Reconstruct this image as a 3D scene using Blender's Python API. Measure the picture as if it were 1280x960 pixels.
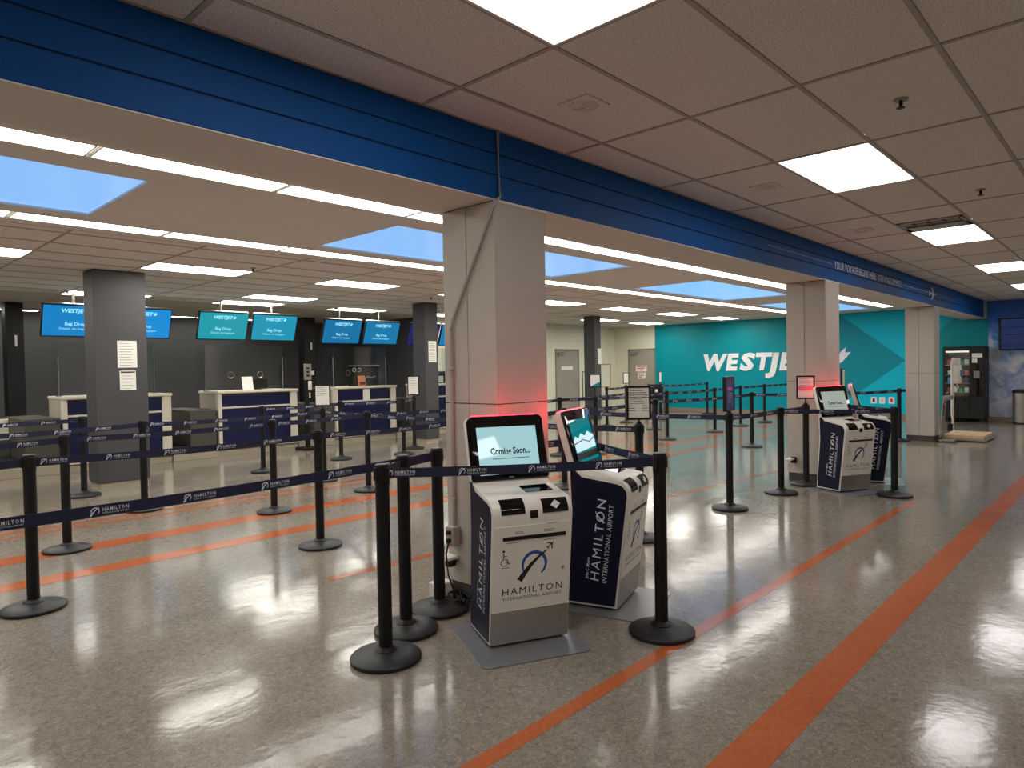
import bpy, bmesh, math, random
from mathutils import Matrix, Vector
random.seed(7)
for o in list(bpy.data.objects): bpy.data.objects.remove(o)
SC = bpy.context.scene
COL = SC.collection

# ------------------------------------------------------------------ camera, world, exposure
CAM_H, F_PX, YAW, PITCH, ROLL = 1.447, 848.69, 0.75384, 0.021418, 0.017932
def setup_camera():
    fw = Vector((math.cos(PITCH)*math.cos(YAW), math.cos(PITCH)*math.sin(YAW), -math.sin(PITCH)))
    rt = fw.cross(Vector((0, 0, 1))).normalized()
    dn = fw.cross(rt)
    c, s = math.cos(ROLL), math.sin(ROLL)
    r2 = c*rt + s*dn
    d2 = -s*rt + c*dn
    cd = bpy.data.cameras.new('camera')
    cd.sensor_width = 36; cd.lens = 36*F_PX/1280; cd.clip_end = 200; cd.clip_start = 0.05
    co = bpy.data.objects.new('camera', cd); COL.objects.link(co)
    u = -d2; b = -fw
    co.matrix_world = Matrix(((r2.x, u.x, b.x, 0), (r2.y, u.y, b.y, 0), (r2.z, u.z, b.z, CAM_H), (0, 0, 0, 1)))
    SC.camera = co
setup_camera()
W = bpy.data.worlds.new('world'); SC.world = W; W.use_nodes = True
W.node_tree.nodes['Background'].inputs[0].default_value = (0.05, 0.09, 0.18, 1)
W.node_tree.nodes['Background'].inputs[1].default_value = 0.3
SC.view_settings.view_transform = 'Standard'; SC.view_settings.look = 'None'
SC.view_settings.gamma = 1.0; SC.view_settings.use_curve_mapping = False
SC.view_settings.exposure = 0.36
L_COOL, L_WARM, L_BACK = 8.0, 11.0, 13.0        # radiance of the ceiling panels (right hall, strip rows, troffers)

# ------------------------------------------------------------------ materials
def lin(r, g, b):
    f = lambda c: (c/255/12.92) if c/255 <= .04045 else ((c/255+.055)/1.055)**2.4
    return (f(r), f(g), f(b), 1)
def pbsdf(name):
    m = bpy.data.materials.new(name); m.use_nodes = True
    return m, m.node_tree, m.node_tree.nodes['Principled BSDF']
def mat(name, rgb, rough=.5, metal=0, spec=.5, noise=0, nscale=30, bump=0, bscale=80, coat=0):
    m, nt, p = pbsdf(name)
    c = lin(*rgb)
    p.inputs['Base Color'].default_value = c
    p.inputs['Roughness'].default_value = rough
    p.inputs['Metallic'].default_value = metal
    p.inputs['Specular IOR Level'].default_value = spec
    p.inputs['Coat Weight'].default_value = coat
    if noise or bump:
        tc = nt.nodes.new('ShaderNodeTexCoord')
    if noise:
        n = nt.nodes.new('ShaderNodeTexNoise'); n.inputs['Scale'].default_value = nscale; n.inputs['Detail'].default_value = 4
        r = nt.nodes.new('ShaderNodeValToRGB')
        r.color_ramp.elements[0].position = .3; r.color_ramp.elements[1].position = .7
        r.color_ramp.elements[0].color = tuple(x*(1-noise) for x in c[:3])+(1,)
        r.color_ramp.elements[1].color = tuple(min(1, x*(1+noise)) for x in c[:3])+(1,)
        nt.links.new(tc.outputs['Object'], n.inputs['Vector']); nt.links.new(n.outputs[0], r.inputs[0])
        nt.links.new(r.outputs[0], p.inputs['Base Color'])
    if bump:
        n2 = nt.nodes.new('ShaderNodeTexNoise'); n2.inputs['Scale'].default_value = bscale; n2.inputs['Detail'].default_value = 5
        b = nt.nodes.new('ShaderNodeBump'); b.inputs['Strength'].default_value = bump; b.inputs['Distance'].default_value = .01
        nt.links.new(tc.outputs['Object'], n2.inputs['Vector']); nt.links.new(n2.outputs[0], b.inputs['Height'])
        nt.links.new(b.outputs[0], p.inputs['Normal'])
    return m
def emit(name, rgb, strength, base=None, rough=.25):
    m, nt, p = pbsdf(name)
    p.inputs['Base Color'].default_value = lin(*(base or (20, 20, 20)))
    p.inputs['Emission Color'].default_value = lin(*rgb)
    p.inputs['Emission Strength'].default_value = strength
    p.inputs['Roughness'].default_value = rough
    return m

def floor_material(name, cols, stripe=False):
    """polished mottled sheet floor; cols = three sRGB tones"""
    m, nt, p = pbsdf(name); N = nt.nodes; Lk = nt.links
    tc = N.new('ShaderNodeTexCoord')
    def noise(scale, detail, rough=.6, dist=0):
        n = N.new('ShaderNodeTexNoise'); n.inputs['Scale'].default_value = scale; n.inputs['Detail'].default_value = detail
        n.inputs['Roughness'].default_value = rough; n.inputs['Distortion'].default_value = dist
        Lk.new(tc.outputs['Object'], n.inputs['Vector']); return n
    a = noise(30, 10, .8, 1.4); r = N.new('ShaderNodeValToRGB'); e = r.color_ramp.elements
    e[0].position = .32; e[1].position = .68; e[0].color = lin(*cols[0]); e[1].color = lin(*cols[2])
    k = e.new(.5); k.color = lin(*cols[1])
    Lk.new(a.outputs[0], r.inputs[0])
    b = noise(.8, 4); r2 = N.new('ShaderNodeValToRGB'); r2.color_ramp.elements[0].position = .3; r2.color_ramp.elements[1].position = .7
    r2.color_ramp.elements[0].color = (.84, .78, .74, 1); r2.color_ramp.elements[1].color = (1.08, 1.08, 1.1, 1)
    Lk.new(b.outputs[0], r2.inputs[0])
    mx = N.new('ShaderNodeMix'); mx.data_type = 'RGBA'; mx.blend_type = 'MULTIPLY'; mx.inputs[0].default_value = 1
    Lk.new(r.outputs[0], mx.inputs[6]); Lk.new(r2.outputs[0], mx.inputs[7])
    d = noise(90, 3, .6, 2.5); r3 = N.new('ShaderNodeValToRGB'); r3.color_ramp.elements[0].position = .57; r3.color_ramp.elements[1].position = .68
    r3.color_ramp.elements[0].color = (0, 0, 0, 1); r3.color_ramp.elements[1].color = (.55, .55, .55, 1)
    Lk.new(d.outputs[0], r3.inputs[0])
    mx2 = N.new('ShaderNodeMix'); mx2.data_type = 'RGBA'
    Lk.new(r3.outputs[0], mx2.inputs[0]); Lk.new(mx.outputs[2], mx2.inputs[6]); mx2.inputs[7].default_value = lin(*cols[3])
    Lk.new(mx2.outputs[2], p.inputs['Base Color'])
    rr = N.new('ShaderNodeMapRange'); rr.inputs['To Min'].default_value = .07; rr.inputs['To Max'].default_value = .19
    g = noise(3.5, 5); Lk.new(g.outputs[0], rr.inputs['Value']); Lk.new(rr.outputs[0], p.inputs['Roughness'])
    h = noise(5, 3); bp = N.new('ShaderNodeBump'); bp.inputs['Strength'].default_value = .075; bp.inputs['Distance'].default_value = .02
    Lk.new(h.outputs[0], bp.inputs['Height'])
    bp2 = N.new('ShaderNodeBump'); bp2.inputs['Strength'].default_value = .025; bp2.inputs['Distance'].default_value = .004
    h2 = noise(40, 4); Lk.new(h2.outputs[0], bp2.inputs['Height']); Lk.new(bp.outputs[0], bp2.inputs['Normal'])
    Lk.new(bp2.outputs[0], p.inputs['Normal'])
    p.inputs['Specular IOR Level'].default_value = .27
    return m
def tile_material(name, rgb, dark):
    m, nt, p = pbsdf(name); N = nt.nodes; Lk = nt.links
    tc = N.new('ShaderNodeTexCoord')
    g = N.new('ShaderNodeNewGeometry')
    n = N.new('ShaderNodeTexNoise'); n.inputs['Scale'].default_value = 130; n.inputs['Detail'].default_value = 4; n.inputs['Roughness'].default_value = .7
    Lk.new(g.outputs['Position'], n.inputs['Vector'])
    r = N.new('ShaderNodeValToRGB'); r.color_ramp.elements[0].position = .33; r.color_ramp.elements[1].position = .5
    r.color_ramp.elements[0].color = lin(*dark); r.color_ramp.elements[1].color = lin(*rgb)
    Lk.new(n.outputs[0], r.inputs[0]); Lk.new(r.outputs[0], p.inputs['Base Color'])
    b = N.new('ShaderNodeBump'); b.inputs['Strength'].default_value = .4; b.inputs['Distance'].default_value = .004
    Lk.new(n.outputs[0], b.inputs['Height']); Lk.new(b.outputs[0], p.inputs['Normal'])
    p.inputs['Roughness'].default_value = .95; p.inputs['Specular IOR Level'].default_value = .15
    return m
def glass_material(name, tint=(.93, .96, .96), gloss=.06):
    m = bpy.data.materials.new(name); m.use_nodes = True; nt = m.node_tree; nt.nodes.clear()
    o = nt.nodes.new('ShaderNodeOutputMaterial'); t = nt.nodes.new('ShaderNodeBsdfTransparent'); g = nt.nodes.new('ShaderNodeBsdfGlossy')
    t.inputs[0].default_value = tint+(1,); g.inputs['Roughness'].default_value = .06; g.inputs[0].default_value = (1, 1, 1, 1)
    x = nt.nodes.new('ShaderNodeMixShader'); x.inputs[0].default_value = gloss
    nt.links.new(t.outputs[0], x.inputs[1]); nt.links.new(g.outputs[0], x.inputs[2]); nt.links.new(x.outputs[0], o.inputs[0])
    return m
def mural_material(name):
    m, nt, p = pbsdf(name); N = nt.nodes; Lk = nt.links
    g = N.new('ShaderNodeNewGeometry'); sx = N.new('ShaderNodeSeparateXYZ'); Lk.new(g.outputs['Position'], sx.inputs[0])
    n = N.new('ShaderNodeTexNoise'); n.inputs['Scale'].default_value = 1.6; n.inputs['Detail'].default_value = 8; n.inputs['Roughness'].default_value = .65
    Lk.new(g.outputs['Position'], n.inputs['Vector'])
    ms = N.new('ShaderNodeMath'); ms.operation = 'MULTIPLY_ADD'; ms.inputs[1].default_value = 1.5
    Lk.new(n.outputs[0], ms.inputs[0])
    zz = N.new('ShaderNodeMath'); zz.operation = 'MULTIPLY'; zz.inputs[1].default_value = .36; Lk.new(sx.outputs[2], zz.inputs[0])
    ms2 = N.new('ShaderNodeMath'); ms2.operation = 'SUBTRACT'; Lk.new(zz.outputs[0], ms2.inputs[1]); 
    # printed picture: deep blue sky above, broken cloud below
    r = N.new('ShaderNodeValToRGB'); e = r.color_ramp.elements
    e[0].position = 0; e[0].color = lin(150, 160, 180); e[1].position = 1; e[1].color = lin(45, 105, 200)
    for q, c in ((.2, (205, 208, 220)), (.36, (120, 145, 195)), (.52, (222, 224, 232)), (.64, (190, 206, 235)), (.74, (80, 145, 230)), (.86, (45, 115, 220))):
        k = e.new(q); k.color = lin(*c)
    add = N.new('ShaderNodeMath'); add.operation = 'ADD'; Lk.new(zz.outputs[0], add.inputs[0])
    sc = N.new('ShaderNodeMapRange'); sc.inputs['From Min'].default_value = .3; sc.inputs['From Max'].default_value = .7
    sc.inputs['To Min'].default_value = -.22; sc.inputs['To Max'].default_value = .22
    Lk.new(n.outputs[0], sc.inputs[0]); Lk.new(sc.outputs[0], add.inputs[1]); Lk.new(add.outputs[0], r.inputs[0])
    Lk.new(r.outputs[0], p.inputs['Base Color']); p.inputs['Roughness'].default_value = .4
    nt.nodes.remove(ms); nt.nodes.remove(ms2)
    return m

M = {}
M['floor'] = floor_material('floor_sheet', [(94, 88, 79), (128, 121, 110), (158, 151, 140), (192, 186, 174)])
M['stripe'] = floor_material('floor_stripe_orange', [(160, 84, 46), (174, 94, 54), (184, 106, 66), (190, 118, 82)])
M['tile'] = tile_material('ceiling_tile', (234, 230, 225), (164, 156, 149))
M['grid'] = mat('ceiling_grid', (172, 164, 156), .6)  # tees coloured darker to stand for the shadow lines around the tiles
M['plain_ceiling'] = mat('plain_ceiling', (222, 220, 216), .8, noise=.02, nscale=4)
M['back_ceiling'] = mat('back_ceiling', (196, 190, 182), .9, noise=.03, nscale=6)
M['cream'] = mat('cream_wall', (224, 221, 203), .75, noise=.02, nscale=3)
M['dark'] = mat('charcoal_wall', (72, 72, 75), .55, noise=.04, nscale=5)
M['dark_col'] = mat('charcoal_column', (66, 66, 69), .6, noise=.03, nscale=6)
M['teal'] = mat('teal_wall', (0, 140, 154), .45, 0, .2, noise=.02, nscale=3)
M['teal_light'] = mat('teal_light_vinyl', (0, 184, 206), .45, 0, .2)
M['teal_mid'] = mat('teal_mid_vinyl', (0, 150, 158), .45, 0, .2)
M['letter'] = mat('letter_white', (232, 232, 236), .5)
M['mural'] = mural_material('sky_mural')
M['beam'] = mat('beam_blue', (0, 74, 142), .6, 0, .2, noise=.05, nscale=2)
M['soffit'] = mat('beam_soffit', (216, 211, 205), .8)
M['column'] = mat('column_panel', (178, 170, 160), .6, noise=.02, nscale=5)
M['col_base'] = mat('column_base', (140, 126, 112), .6)
M['groove'] = mat('groove_dark', (70, 62, 56), .8)
M['trim_white'] = mat('trim_white', (215, 210, 204), .5)
M['conduit'] = mat('conduit_grey', (160, 153, 143), .45)
M['black'] = mat('black_plastic', (13, 13, 14), .45, 0, .35, noise=.1, nscale=40)
M['black_base'] = mat('black_rubber_base', (30, 31, 33), .5, 0, .4, noise=.12, nscale=30)
M['black_gloss'] = mat('black_gloss', (8, 8, 9), .04)
M['navy_belt'] = mat('navy_belt', (17, 21, 54), .7, noise=.1, nscale=200)
M['print_white'] = mat('print_white', (215, 218, 225), .6)
M['print_black'] = mat('print_black', (25, 25, 28), .6)
M['print_grey'] = mat('print_grey', (120, 120, 120), .7)
M['print_navy'] = mat('print_navy', (24, 34, 84), .5)
M['print_blue'] = mat('print_blue', (20, 84, 150), .5)
M['kiosk_white'] = mat('kiosk_white', (226, 220, 210), .35, noise=.01, nscale=6)
M['kiosk_navy'] = mat('kiosk_navy', (22, 24, 46), .5, 0, .2)
M['steel'] = mat('brushed_steel', (172, 166, 158), .32, .85, noise=.04, nscale=60)
M['plate'] = mat('grey_plate', (128, 130, 134), .3, .4)
M['paper'] = mat('paper', (232, 230, 222), .8)
M['counter'] = mat('counter_laminate', (214, 206, 190), .5)
M['counter_side'] = mat('counter_side', (172, 162, 150), .5)
M['counter_navy'] = mat('counter_navy', (20, 24, 66), .4, 0, .3)
M['olive'] = mat('olive_panel', (72, 70, 62), .5)
M['plinth'] = mat('plinth', (168, 158, 138), .6)
M['door'] = mat('door_grey', (158, 150, 138), .5)
M['door_frame'] = mat('door_frame', (140, 132, 120), .5)
M['glass'] = glass_material('clear_acrylic')
M['chrome'] = mat('chrome', (215, 215, 215), .15, 1)
M['wood'] = mat('pale_wood', (206, 178, 140), .5, noise=.1, nscale=12)
M['red_glow'] = emit('red_status_light', (255, 30, 52), 10)
M['light_cool'] = emit('panel_cool', (255, 250, 248), L_COOL)
M['light_warm'] = emit('panel_warm', (255, 250, 240), L_WARM)
M['light_back'] = emit('panel_back', (255, 251, 240), L_BACK)
M['sky_glass'] = emit('skylight_glass', (122, 168, 222), 1.0, (40, 60, 80))
M['tan'] = mat('tan_frame', (190, 160, 90), .5)
M['base_tan'] = mat('baseboard_taupe', (132, 118, 102), .6)
M['red_print'] = mat('print_red', (200, 60, 50), .6)
M['pink_print'] = mat('print_pink', (235, 90, 190), .5)
M['purple_print'] = mat('print_purple', (62, 72, 130), .5)
M['plant_grey'] = mat('dull_grey', (120, 122, 122), .5)

# ------------------------------------------------------------------ mesh helpers
class MB:
    def __init__(s): s.v = []; s.f = []
    def add(s, vs, fs):
        b = len(s.v); s.v += [tuple(x) for x in vs]; s.f += [tuple(i+b for i in q) for q in fs]; return s
    def box(s, x0, x1, y0, y1, z0, z1):
        vs = [(x, y, z) for z in (z0, z1) for y in (y0, y1) for x in (x0, x1)]
        return s.add(vs, [(0, 2, 3, 1), (4, 5, 7, 6), (0, 1, 5, 4), (2, 6, 7, 3), (0, 4, 6, 2), (1, 3, 7, 5)])
    def prism(s, poly, axis, a0, a1):
        n = len(poly)
        def P(p, a): return {'x': (a, p[0], p[1]), 'y': (p[0], a, p[1]), 'z': (p[0], p[1], a)}[axis]
        vs = [P(p, a0) for p in poly]+[P(p, a1) for p in poly]
        fs = [tuple(range(n))[::-1], tuple(range(n, 2*n))]+[(i, (i+1) % n, n+(i+1) % n, n+i) for i in range(n)]
        return s.add(vs, fs)
    def lathe(s, prof, n=24, c=(0, 0, 0)):
        vs = []
        for r, z in prof:
            for i in range(n):
                a = 2*math.pi*i/n; vs.append((c[0]+r*math.cos(a), c[1]+r*math.sin(a), c[2]+z))
        fs = []
        for k in range(len(prof)-1):
            for i in range(n):
                j = (i+1) % n; fs.append((k*n+i, k*n+j, (k+1)*n+j, (k+1)*n+i))
        fs.append(tuple(range(n))[::-1]); fs.append(tuple((len(prof)-1)*n+i for i in range(n)))
        return s.add(vs, fs)
    def tube(s, pts, r, n=8, closed=False):
        pts = [Vector(p) for p in pts]; m = len(pts); vs = []
        for i, p in enumerate(pts):
            a = pts[(i-1) % m] if (closed or i > 0) else p
            b = pts[(i+1) % m] if (closed or i < m-1) else p
            t = (b-a).normalized()
            u = t.cross(Vector((0, 0, 1)))
            if u.length < .05: u = t.cross(Vector((1, 0, 0)))
            u.normalize(); w = u.cross(t)
            for k in range(n):
                q = 2*math.pi*k/n; vs.append(p+r*(math.cos(q)*u+math.sin(q)*w))
        fs = []
        for i in range(m if closed else m-1):
            j = (i+1) % m
            for k in range(n):
                l = (k+1) % n; fs.append((i*n+k, i*n+l, j*n+l, j*n+k))
        if not closed: fs += [tuple(range(n))[::-1], tuple((m-1)*n+k for k in range(n))]
        return s.add(vs, fs)
    def ribbon(s, pts, w, z=0.0, taper=None):
        """flat polyline of width w in the local XY plane"""
        m = len(pts); vs = []
        for i, p in enumerate(pts):
            a = pts[max(0, i-1)]; b = pts[min(m-1, i+1)]
            dx, dy = b[0]-a[0], b[1]-a[1]; l = math.hypot(dx, dy) or 1
            ww = (taper[i] if taper else w)/2
            vs += [(p[0]-dy/l*ww, p[1]+dx/l*ww, z), (p[0]+dy/l*ww, p[1]-dx/l*ww, z)]
        return s.add(vs, [(2*i, 2*i+1, 2*i+3, 2*i+2) for i in range(m-1)])
    def mesh(s, name, bevel=0, seg=1, smooth=35):
        me = bpy.data.meshes.new(name); me.from_pydata(s.v, [], s.f)
        bm = bmesh.new(); bm.from_mesh(me)
        bmesh.ops.recalc_face_normals(bm, faces=bm.faces[:])
        if bevel:
            ed = [e for e in bm.edges if len(e.link_faces) == 2 and e.calc_face_angle(0) > .5]
            bmesh.ops.bevel(bm, geom=ed, offset=bevel, segments=seg, affect='EDGES', profile=.5)
        bm.to_mesh(me); bm.free()
        if smooth:
            for p in me.polygons: p.use_smooth = True
            me.set_sharp_from_angle(angle=math.radians(smooth))
        return me
    def build(s, name, m, parent=None, bevel=0, seg=1, smooth=35):
        return link(name, s.mesh(name, bevel, seg, smooth), m, parent)
def link(name, me, m, parent=None):
    mm = M[m] if isinstance(m, str) else m
    if len(me.materials) == 0: me.materials.append(mm)
    o = bpy.data.objects.new(name, me); COL.objects.link(o)
    if parent: o.parent = parent
    if me.materials[0] != mm:
        o.material_slots[0].link = 'OBJECT'; o.material_slots[0].material = mm
    return o
def thing(name, label, cat, loc=(0, 0, 0), rz=0, group=None):
    o = bpy.data.objects.new(name, None); COL.objects.link(o)
    o.empty_display_size = .1; o.location = loc; o.rotation_euler = (0, 0, rz)
    return tag(o, label, cat, group)
def tag(o, label, cat, group=None):
    o['label'] = label; o['category'] = cat
    if group: o['group'] = group
    return o
def struct(o):
    o['kind'] = 'structure'; return o
def frame(origin, xd, yd):
    x = Vector(xd).normalized(); y = Vector(yd); y = (y-x*y.dot(x)).normalized(); z = x.cross(y)
    return Matrix(((x.x, y.x, z.x, origin[0]), (x.y, y.y, z.y, origin[1]), (x.z, y.z, z.z, origin[2]), (0, 0, 0, 1)))
def put(me, name, m, parent, origin, xd, yd, s=1, sy=None):
    o = link(name, me, m, parent)
    o.matrix_local = frame(origin, xd, yd) @ Matrix.Diagonal((s, sy or s, s, 1))
    return o
def copy_tree(o, parent=None):
    c = o.copy(); COL.objects.link(c); c.parent = parent
    for ch in list(o.children): copy_tree(ch, c)
    return c

# ------------------------------------------------------------------ lettering (made first, while the scene is small)
def text_mesh(txt, size=1.0, bold=0.0, shear=0.0, space=1.0, align='LEFT', res=2, ext=0.0):
    cu = bpy.data.curves.new('lettering', 'FONT'); cu.body = txt; cu.size = size; cu.offset = bold
    cu.shear = shear; cu.space_character = space; cu.align_x = align; cu.resolution_u = res; cu.extrude = ext
    ob = bpy.data.objects.new('lettering', cu); COL.objects.link(ob)
    dg = bpy.context.evaluated_depsgraph_get(); dg.update()
    me = bpy.data.meshes.new_from_object(ob.evaluated_get(dg)); me.name = 'lettering'
    bpy.data.objects.remove(ob); me.materials.clear()
    return me
def fit_width(me, w):
    xs = [v.co.x for v in me.vertices]; return w/(max(xs)-min(xs))
TX = {}
TX['ham'] = text_mesh('HAMILTON', 1, 0, 0, 1.25)
TX['ham_low'] = text_mesh('HAMILTON', 1, .012, 0, 1.25, res=1)
TX['intl'] = text_mesh('INTERNATIONAL AIRPORT', 1, 0, 0, 1.08)
TX['intl_low'] = text_mesh('INTERNATIONAL AIRPORT', 1, 0, 0, 1.08, res=1)
TX['munro'] = text_mesh('John C. Munro', 1, .012)
TX['soon'] = text_mesh('Coming Soon...', 1, .03)
TX['bag'] = text_mesh('Bag Drop', 1, .015, align='CENTER')
TX['bag2'] = text_mesh('Dépôt de bagages', 1, 0, align='CENTER')
TX['wj'] = text_mesh('WESTJET', 1, .035, .18, 1.0, align='CENTER')
for ch in 'WESTJ': TX['wj_'+ch] = text_mesh(ch, 1, .05, .16, ext=.012)
TX['voy'] = text_mesh('YOUR VOYAGE BEGINS HERE', 1, .01)
TX['voy2'] = text_mesh('VOTRE VOYAGE COMMENCE ICI', 1, -.004)
def circle_pts(cx, cy, r, a0, a1, n):
    return [(cx+r*math.cos(math.radians(a0+(a1-a0)*i/n)), cy+r*math.sin(math.radians(a0+(a1-a0)*i/n))) for i in range(n+1)]
def emblem_arc():
    pts = circle_pts(0, 0, .42, -52, 215, 22); n = len(pts)
    return MB().ribbon(pts, .11, taper=[.06+.06*math.sin(math.pi*i/(n-1)) for i in range(n)])
def emblem_slash():
    pts = [(-.52, -.52), (-.34, -.27), (-.12, 0), (.14, .24), (.44, .45)]
    return MB().ribbon(pts, .1, .0004, taper=[.20, .17, .13, .09, .05])
def emblem_plane():
    b = MB(); z = .0004
    c, s = math.cos(math.radians(40)), math.sin(math.radians(40))
    def R(p): return (.58+c*p[0]-s*p[1], .56+s*p[0]+c*p[1], z)
    for poly in ([(-.14, -.018), (.15, -.014), (.18, 0), (.15, .014), (-.14, .018)], [(.05, .015), (-.06, .15), (-.01, .15), (.10, .015)], [(.05, -.015), (-.06, -.15), (-.01, -.15), (.10, -.015)],
                 [(-.10, .015), (-.16, .07), (-.13, .07), (-.07, .015)], [(-.10, -.015), (-.16, -.07), (-.13, -.07), (-.07, -.015)]):
        b.add([R(p) for p in poly], [tuple(range(len(poly)))])
    return b
def join_meshes(name, items):
    b = MB()
    for me, s, sy, dx, dy in items:
        b.add([(v.co.x*s+dx, v.co.y*sy+dy, v.co.z) for v in me.vertices], [tuple(p.vertices) for p in me.polygons])
    me = bpy.data.meshes.new(name); me.from_pydata(b.v, [], b.f); return me
ARC, SLASH, PLANE = emblem_arc().mesh('arc'), emblem_slash().mesh('slash'), emblem_plane().mesh('plane')
# belt logo, 0.165 m long, origin at its middle
BELT_LOGO = join_meshes('belt_logo', [(ARC, .034, .034, -.062, 0), (SLASH, .034, .034, -.062, 0),
    (TX['ham_low'], fit_width(TX['ham_low'], .098), .021, -.036, -.003), (TX['intl_low'], fit_width(TX['intl_low'], .098), .009, -.036, -.0135)])
LEAF = MB().add([(x, y, 0) for x, y in [(0, 0), (.30, .02), (.62, .20), (.80, .52), (.66, .50), (.72, .80), (.54, .66), (.36, 1.0), (.30, .60), (.06, .72), (.16, .42), (-.06, .36)]], [tuple(range(12))]).mesh('leaf')
LEAF_SMALL = LEAF

# ------------------------------------------------------------------ dimensions
ZC, ZL = 2.865, 2.80                   # ceiling over the open hall, ceiling over the check-in side
YB0, YB1, ZB = 2.83, 3.30, 2.456       # beam front, beam back, beam underside
XE = 19.6                              # far end wall
X0, Y0 = -5.5, -5.0                    # walls behind / right of the camera
YD, XR, YCR = 16.6, 10.95, 13.5        # dark wall, its return, cream back wall

# ------------------------------------------------------------------ floor and stripes
fl = struct(MB().box(X0, XE, Y0, YD, -.1, 0).build('floor', 'floor', smooth=0))
def stripe(y0, y1, xa=X0, xb=XE, ya=None, yb=None):
    b = MB(); h = .0012
    if ya is None: ya, yb = y0, y1
    b.prism([(xa, y0), (xb, ya), (xb, yb), (xa, y1)], 'z', 0.0001, h)
    return b.build('floor_stripe', 'stripe', fl, smooth=0)
stripe(.995, 1.165); stripe(1.755, 1.832, X0, 7.9)
stripe(5.64, 5.86); stripe(6.44, 6.71); stripe(7.47, 7.54); stripe(7.70, 7.80)
stripe(4.15, 4.22, 2.55, 11.5, 3.50, 3.57)

# ------------------------------------------------------------------ walls
def wall(name, x0, x1, y0, y1, z1, m, z0=0):
    return struct(MB().box(x0, x1, y0, y1, z0, z1).build(name, m, smooth=0))
wall('wall_dark', X0, XR, YD, YD+.15, ZL+.1, 'dark')
wall('wall_return', XR, XR+.15, YCR+.15, YD+.15, ZL+.1, 'dark')
wall('wall_back', XR, XE+.15, YCR, YCR+.15, ZL+.1, 'cream')
wall('wall_end', XE, XE+.15, 11.9, YCR, ZL+.1, 'cream')
wt = wall('wall_teal', XE, XE+.15, 2.80, 11.9, ZL+.1, 'teal')
wall('wall_mural', XE, XE+.15, Y0, 2.80, ZC+.1, 'mural')
wall('wall_right', X0, XE, Y0-.15, Y0, ZC+.1, 'cream')
wall('wall_rear', X0-.15, X0, Y0-.15, YD+.15, ZC+.1, 'cream')
def baseb(name, x0, x1, y0, y1, m='base_tan'):
    return struct(MB().box(x0, x1, y0, y1, 0, .12).build(name, m, bevel=.004))
baseb('baseboard_end', XE-.02, XE, 2.8, 11.88)
baseb('baseboard_mural', XE-.02, XE, Y0, 2.8)
baseb('baseboard_back', XR+.2, 16.15, YCR-.02, YCR); baseb('baseboard_corner', 17.7, XE, YCR-.02, YCR)

# teal wall graphics: lighter vinyl fields, white lettering and leaf
def wall_poly(name, pts, m, d=.002):
    return MB().prism(pts, 'x', XE-d, XE-.0002).build(name, m, wt, smooth=0)
wall_poly('vinyl_field', [(6.15, 2.78), (4.55, 1.50), (4.55, 2.78)], 'teal_light')
wall_poly('vinyl_field', [(4.55, 1.50), (5.75, .60), (6.4, .12), (4.55, .12)], 'teal_light')
wall_poly('vinyl_field', [(4.55, 2.78), (4.55, .12), (3.95, .12), (3.95, 2.1), (3.2, 2.78)], 'teal_light', .0022)
wall_poly('vinyl_field', [(3.95, 2.1), (3.2, 2.78), (2.82, 2.78), (2.82, .12), (3.95, .12)], 'teal_mid', .0024)
def wall_letter(ch, yl, yr, z0, z1):
    me = TX['wj_'+ch]; xs = [v.co.x for v in me.vertices]; zs = [v.co.y for v in me.vertices]
    sx = (yl-yr)/(max(xs)-min(xs)); sy = (z1-z0)/(max(zs)-min(zs))
    o = link('letter', me, 'letter', wt)
    o.matrix_local = frame((XE-.013, yl+min(xs)*sx, z0-min(zs)*sy), (0, -1, 0), (0, 0, 1)) @ Matrix.Diagonal((sx, sy, 1, 1))
wall_letter('W', 10.15, 9.36, 1.28, 1.81); wall_letter('E', 9.42, 9.0, 1.29, 1.81); wall_letter('S', 8.98, 8.50, 1.28, 1.82)
wall_letter('T', 8.48, 7.98, 1.29, 1.81); wall_letter('J', 8.20, 7.78, 1.06, 1.80); wall_letter('E', 7.79, 7.35, 1.28, 1.80); wall_letter('T', 7.28, 6.80, 1.28, 1.80)
LEAF_A = [(.0, .44), (.22, .62), (.30, .98), (.42, .66), (.52, .70), (.40, .50), (.24, .46)]
LEAF_B = [(-.10, .0), (.30, .02), (.62, .22), (.98, .64), (.74, .62), (.76, .84), (.56, .66), (.46, .46), (.24, .38), (-.05, .34)]
for pts in (LEAF_A, LEAF_B):
    lf = MB().prism(pts, 'z', -.012, .012).mesh('leaf_emblem')
    put(lf, 'leaf_emblem', 'letter', wt, (XE-.013, 6.46, 1.36), (0, -1, 0), (0, 0, 1), .62, .62)

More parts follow.
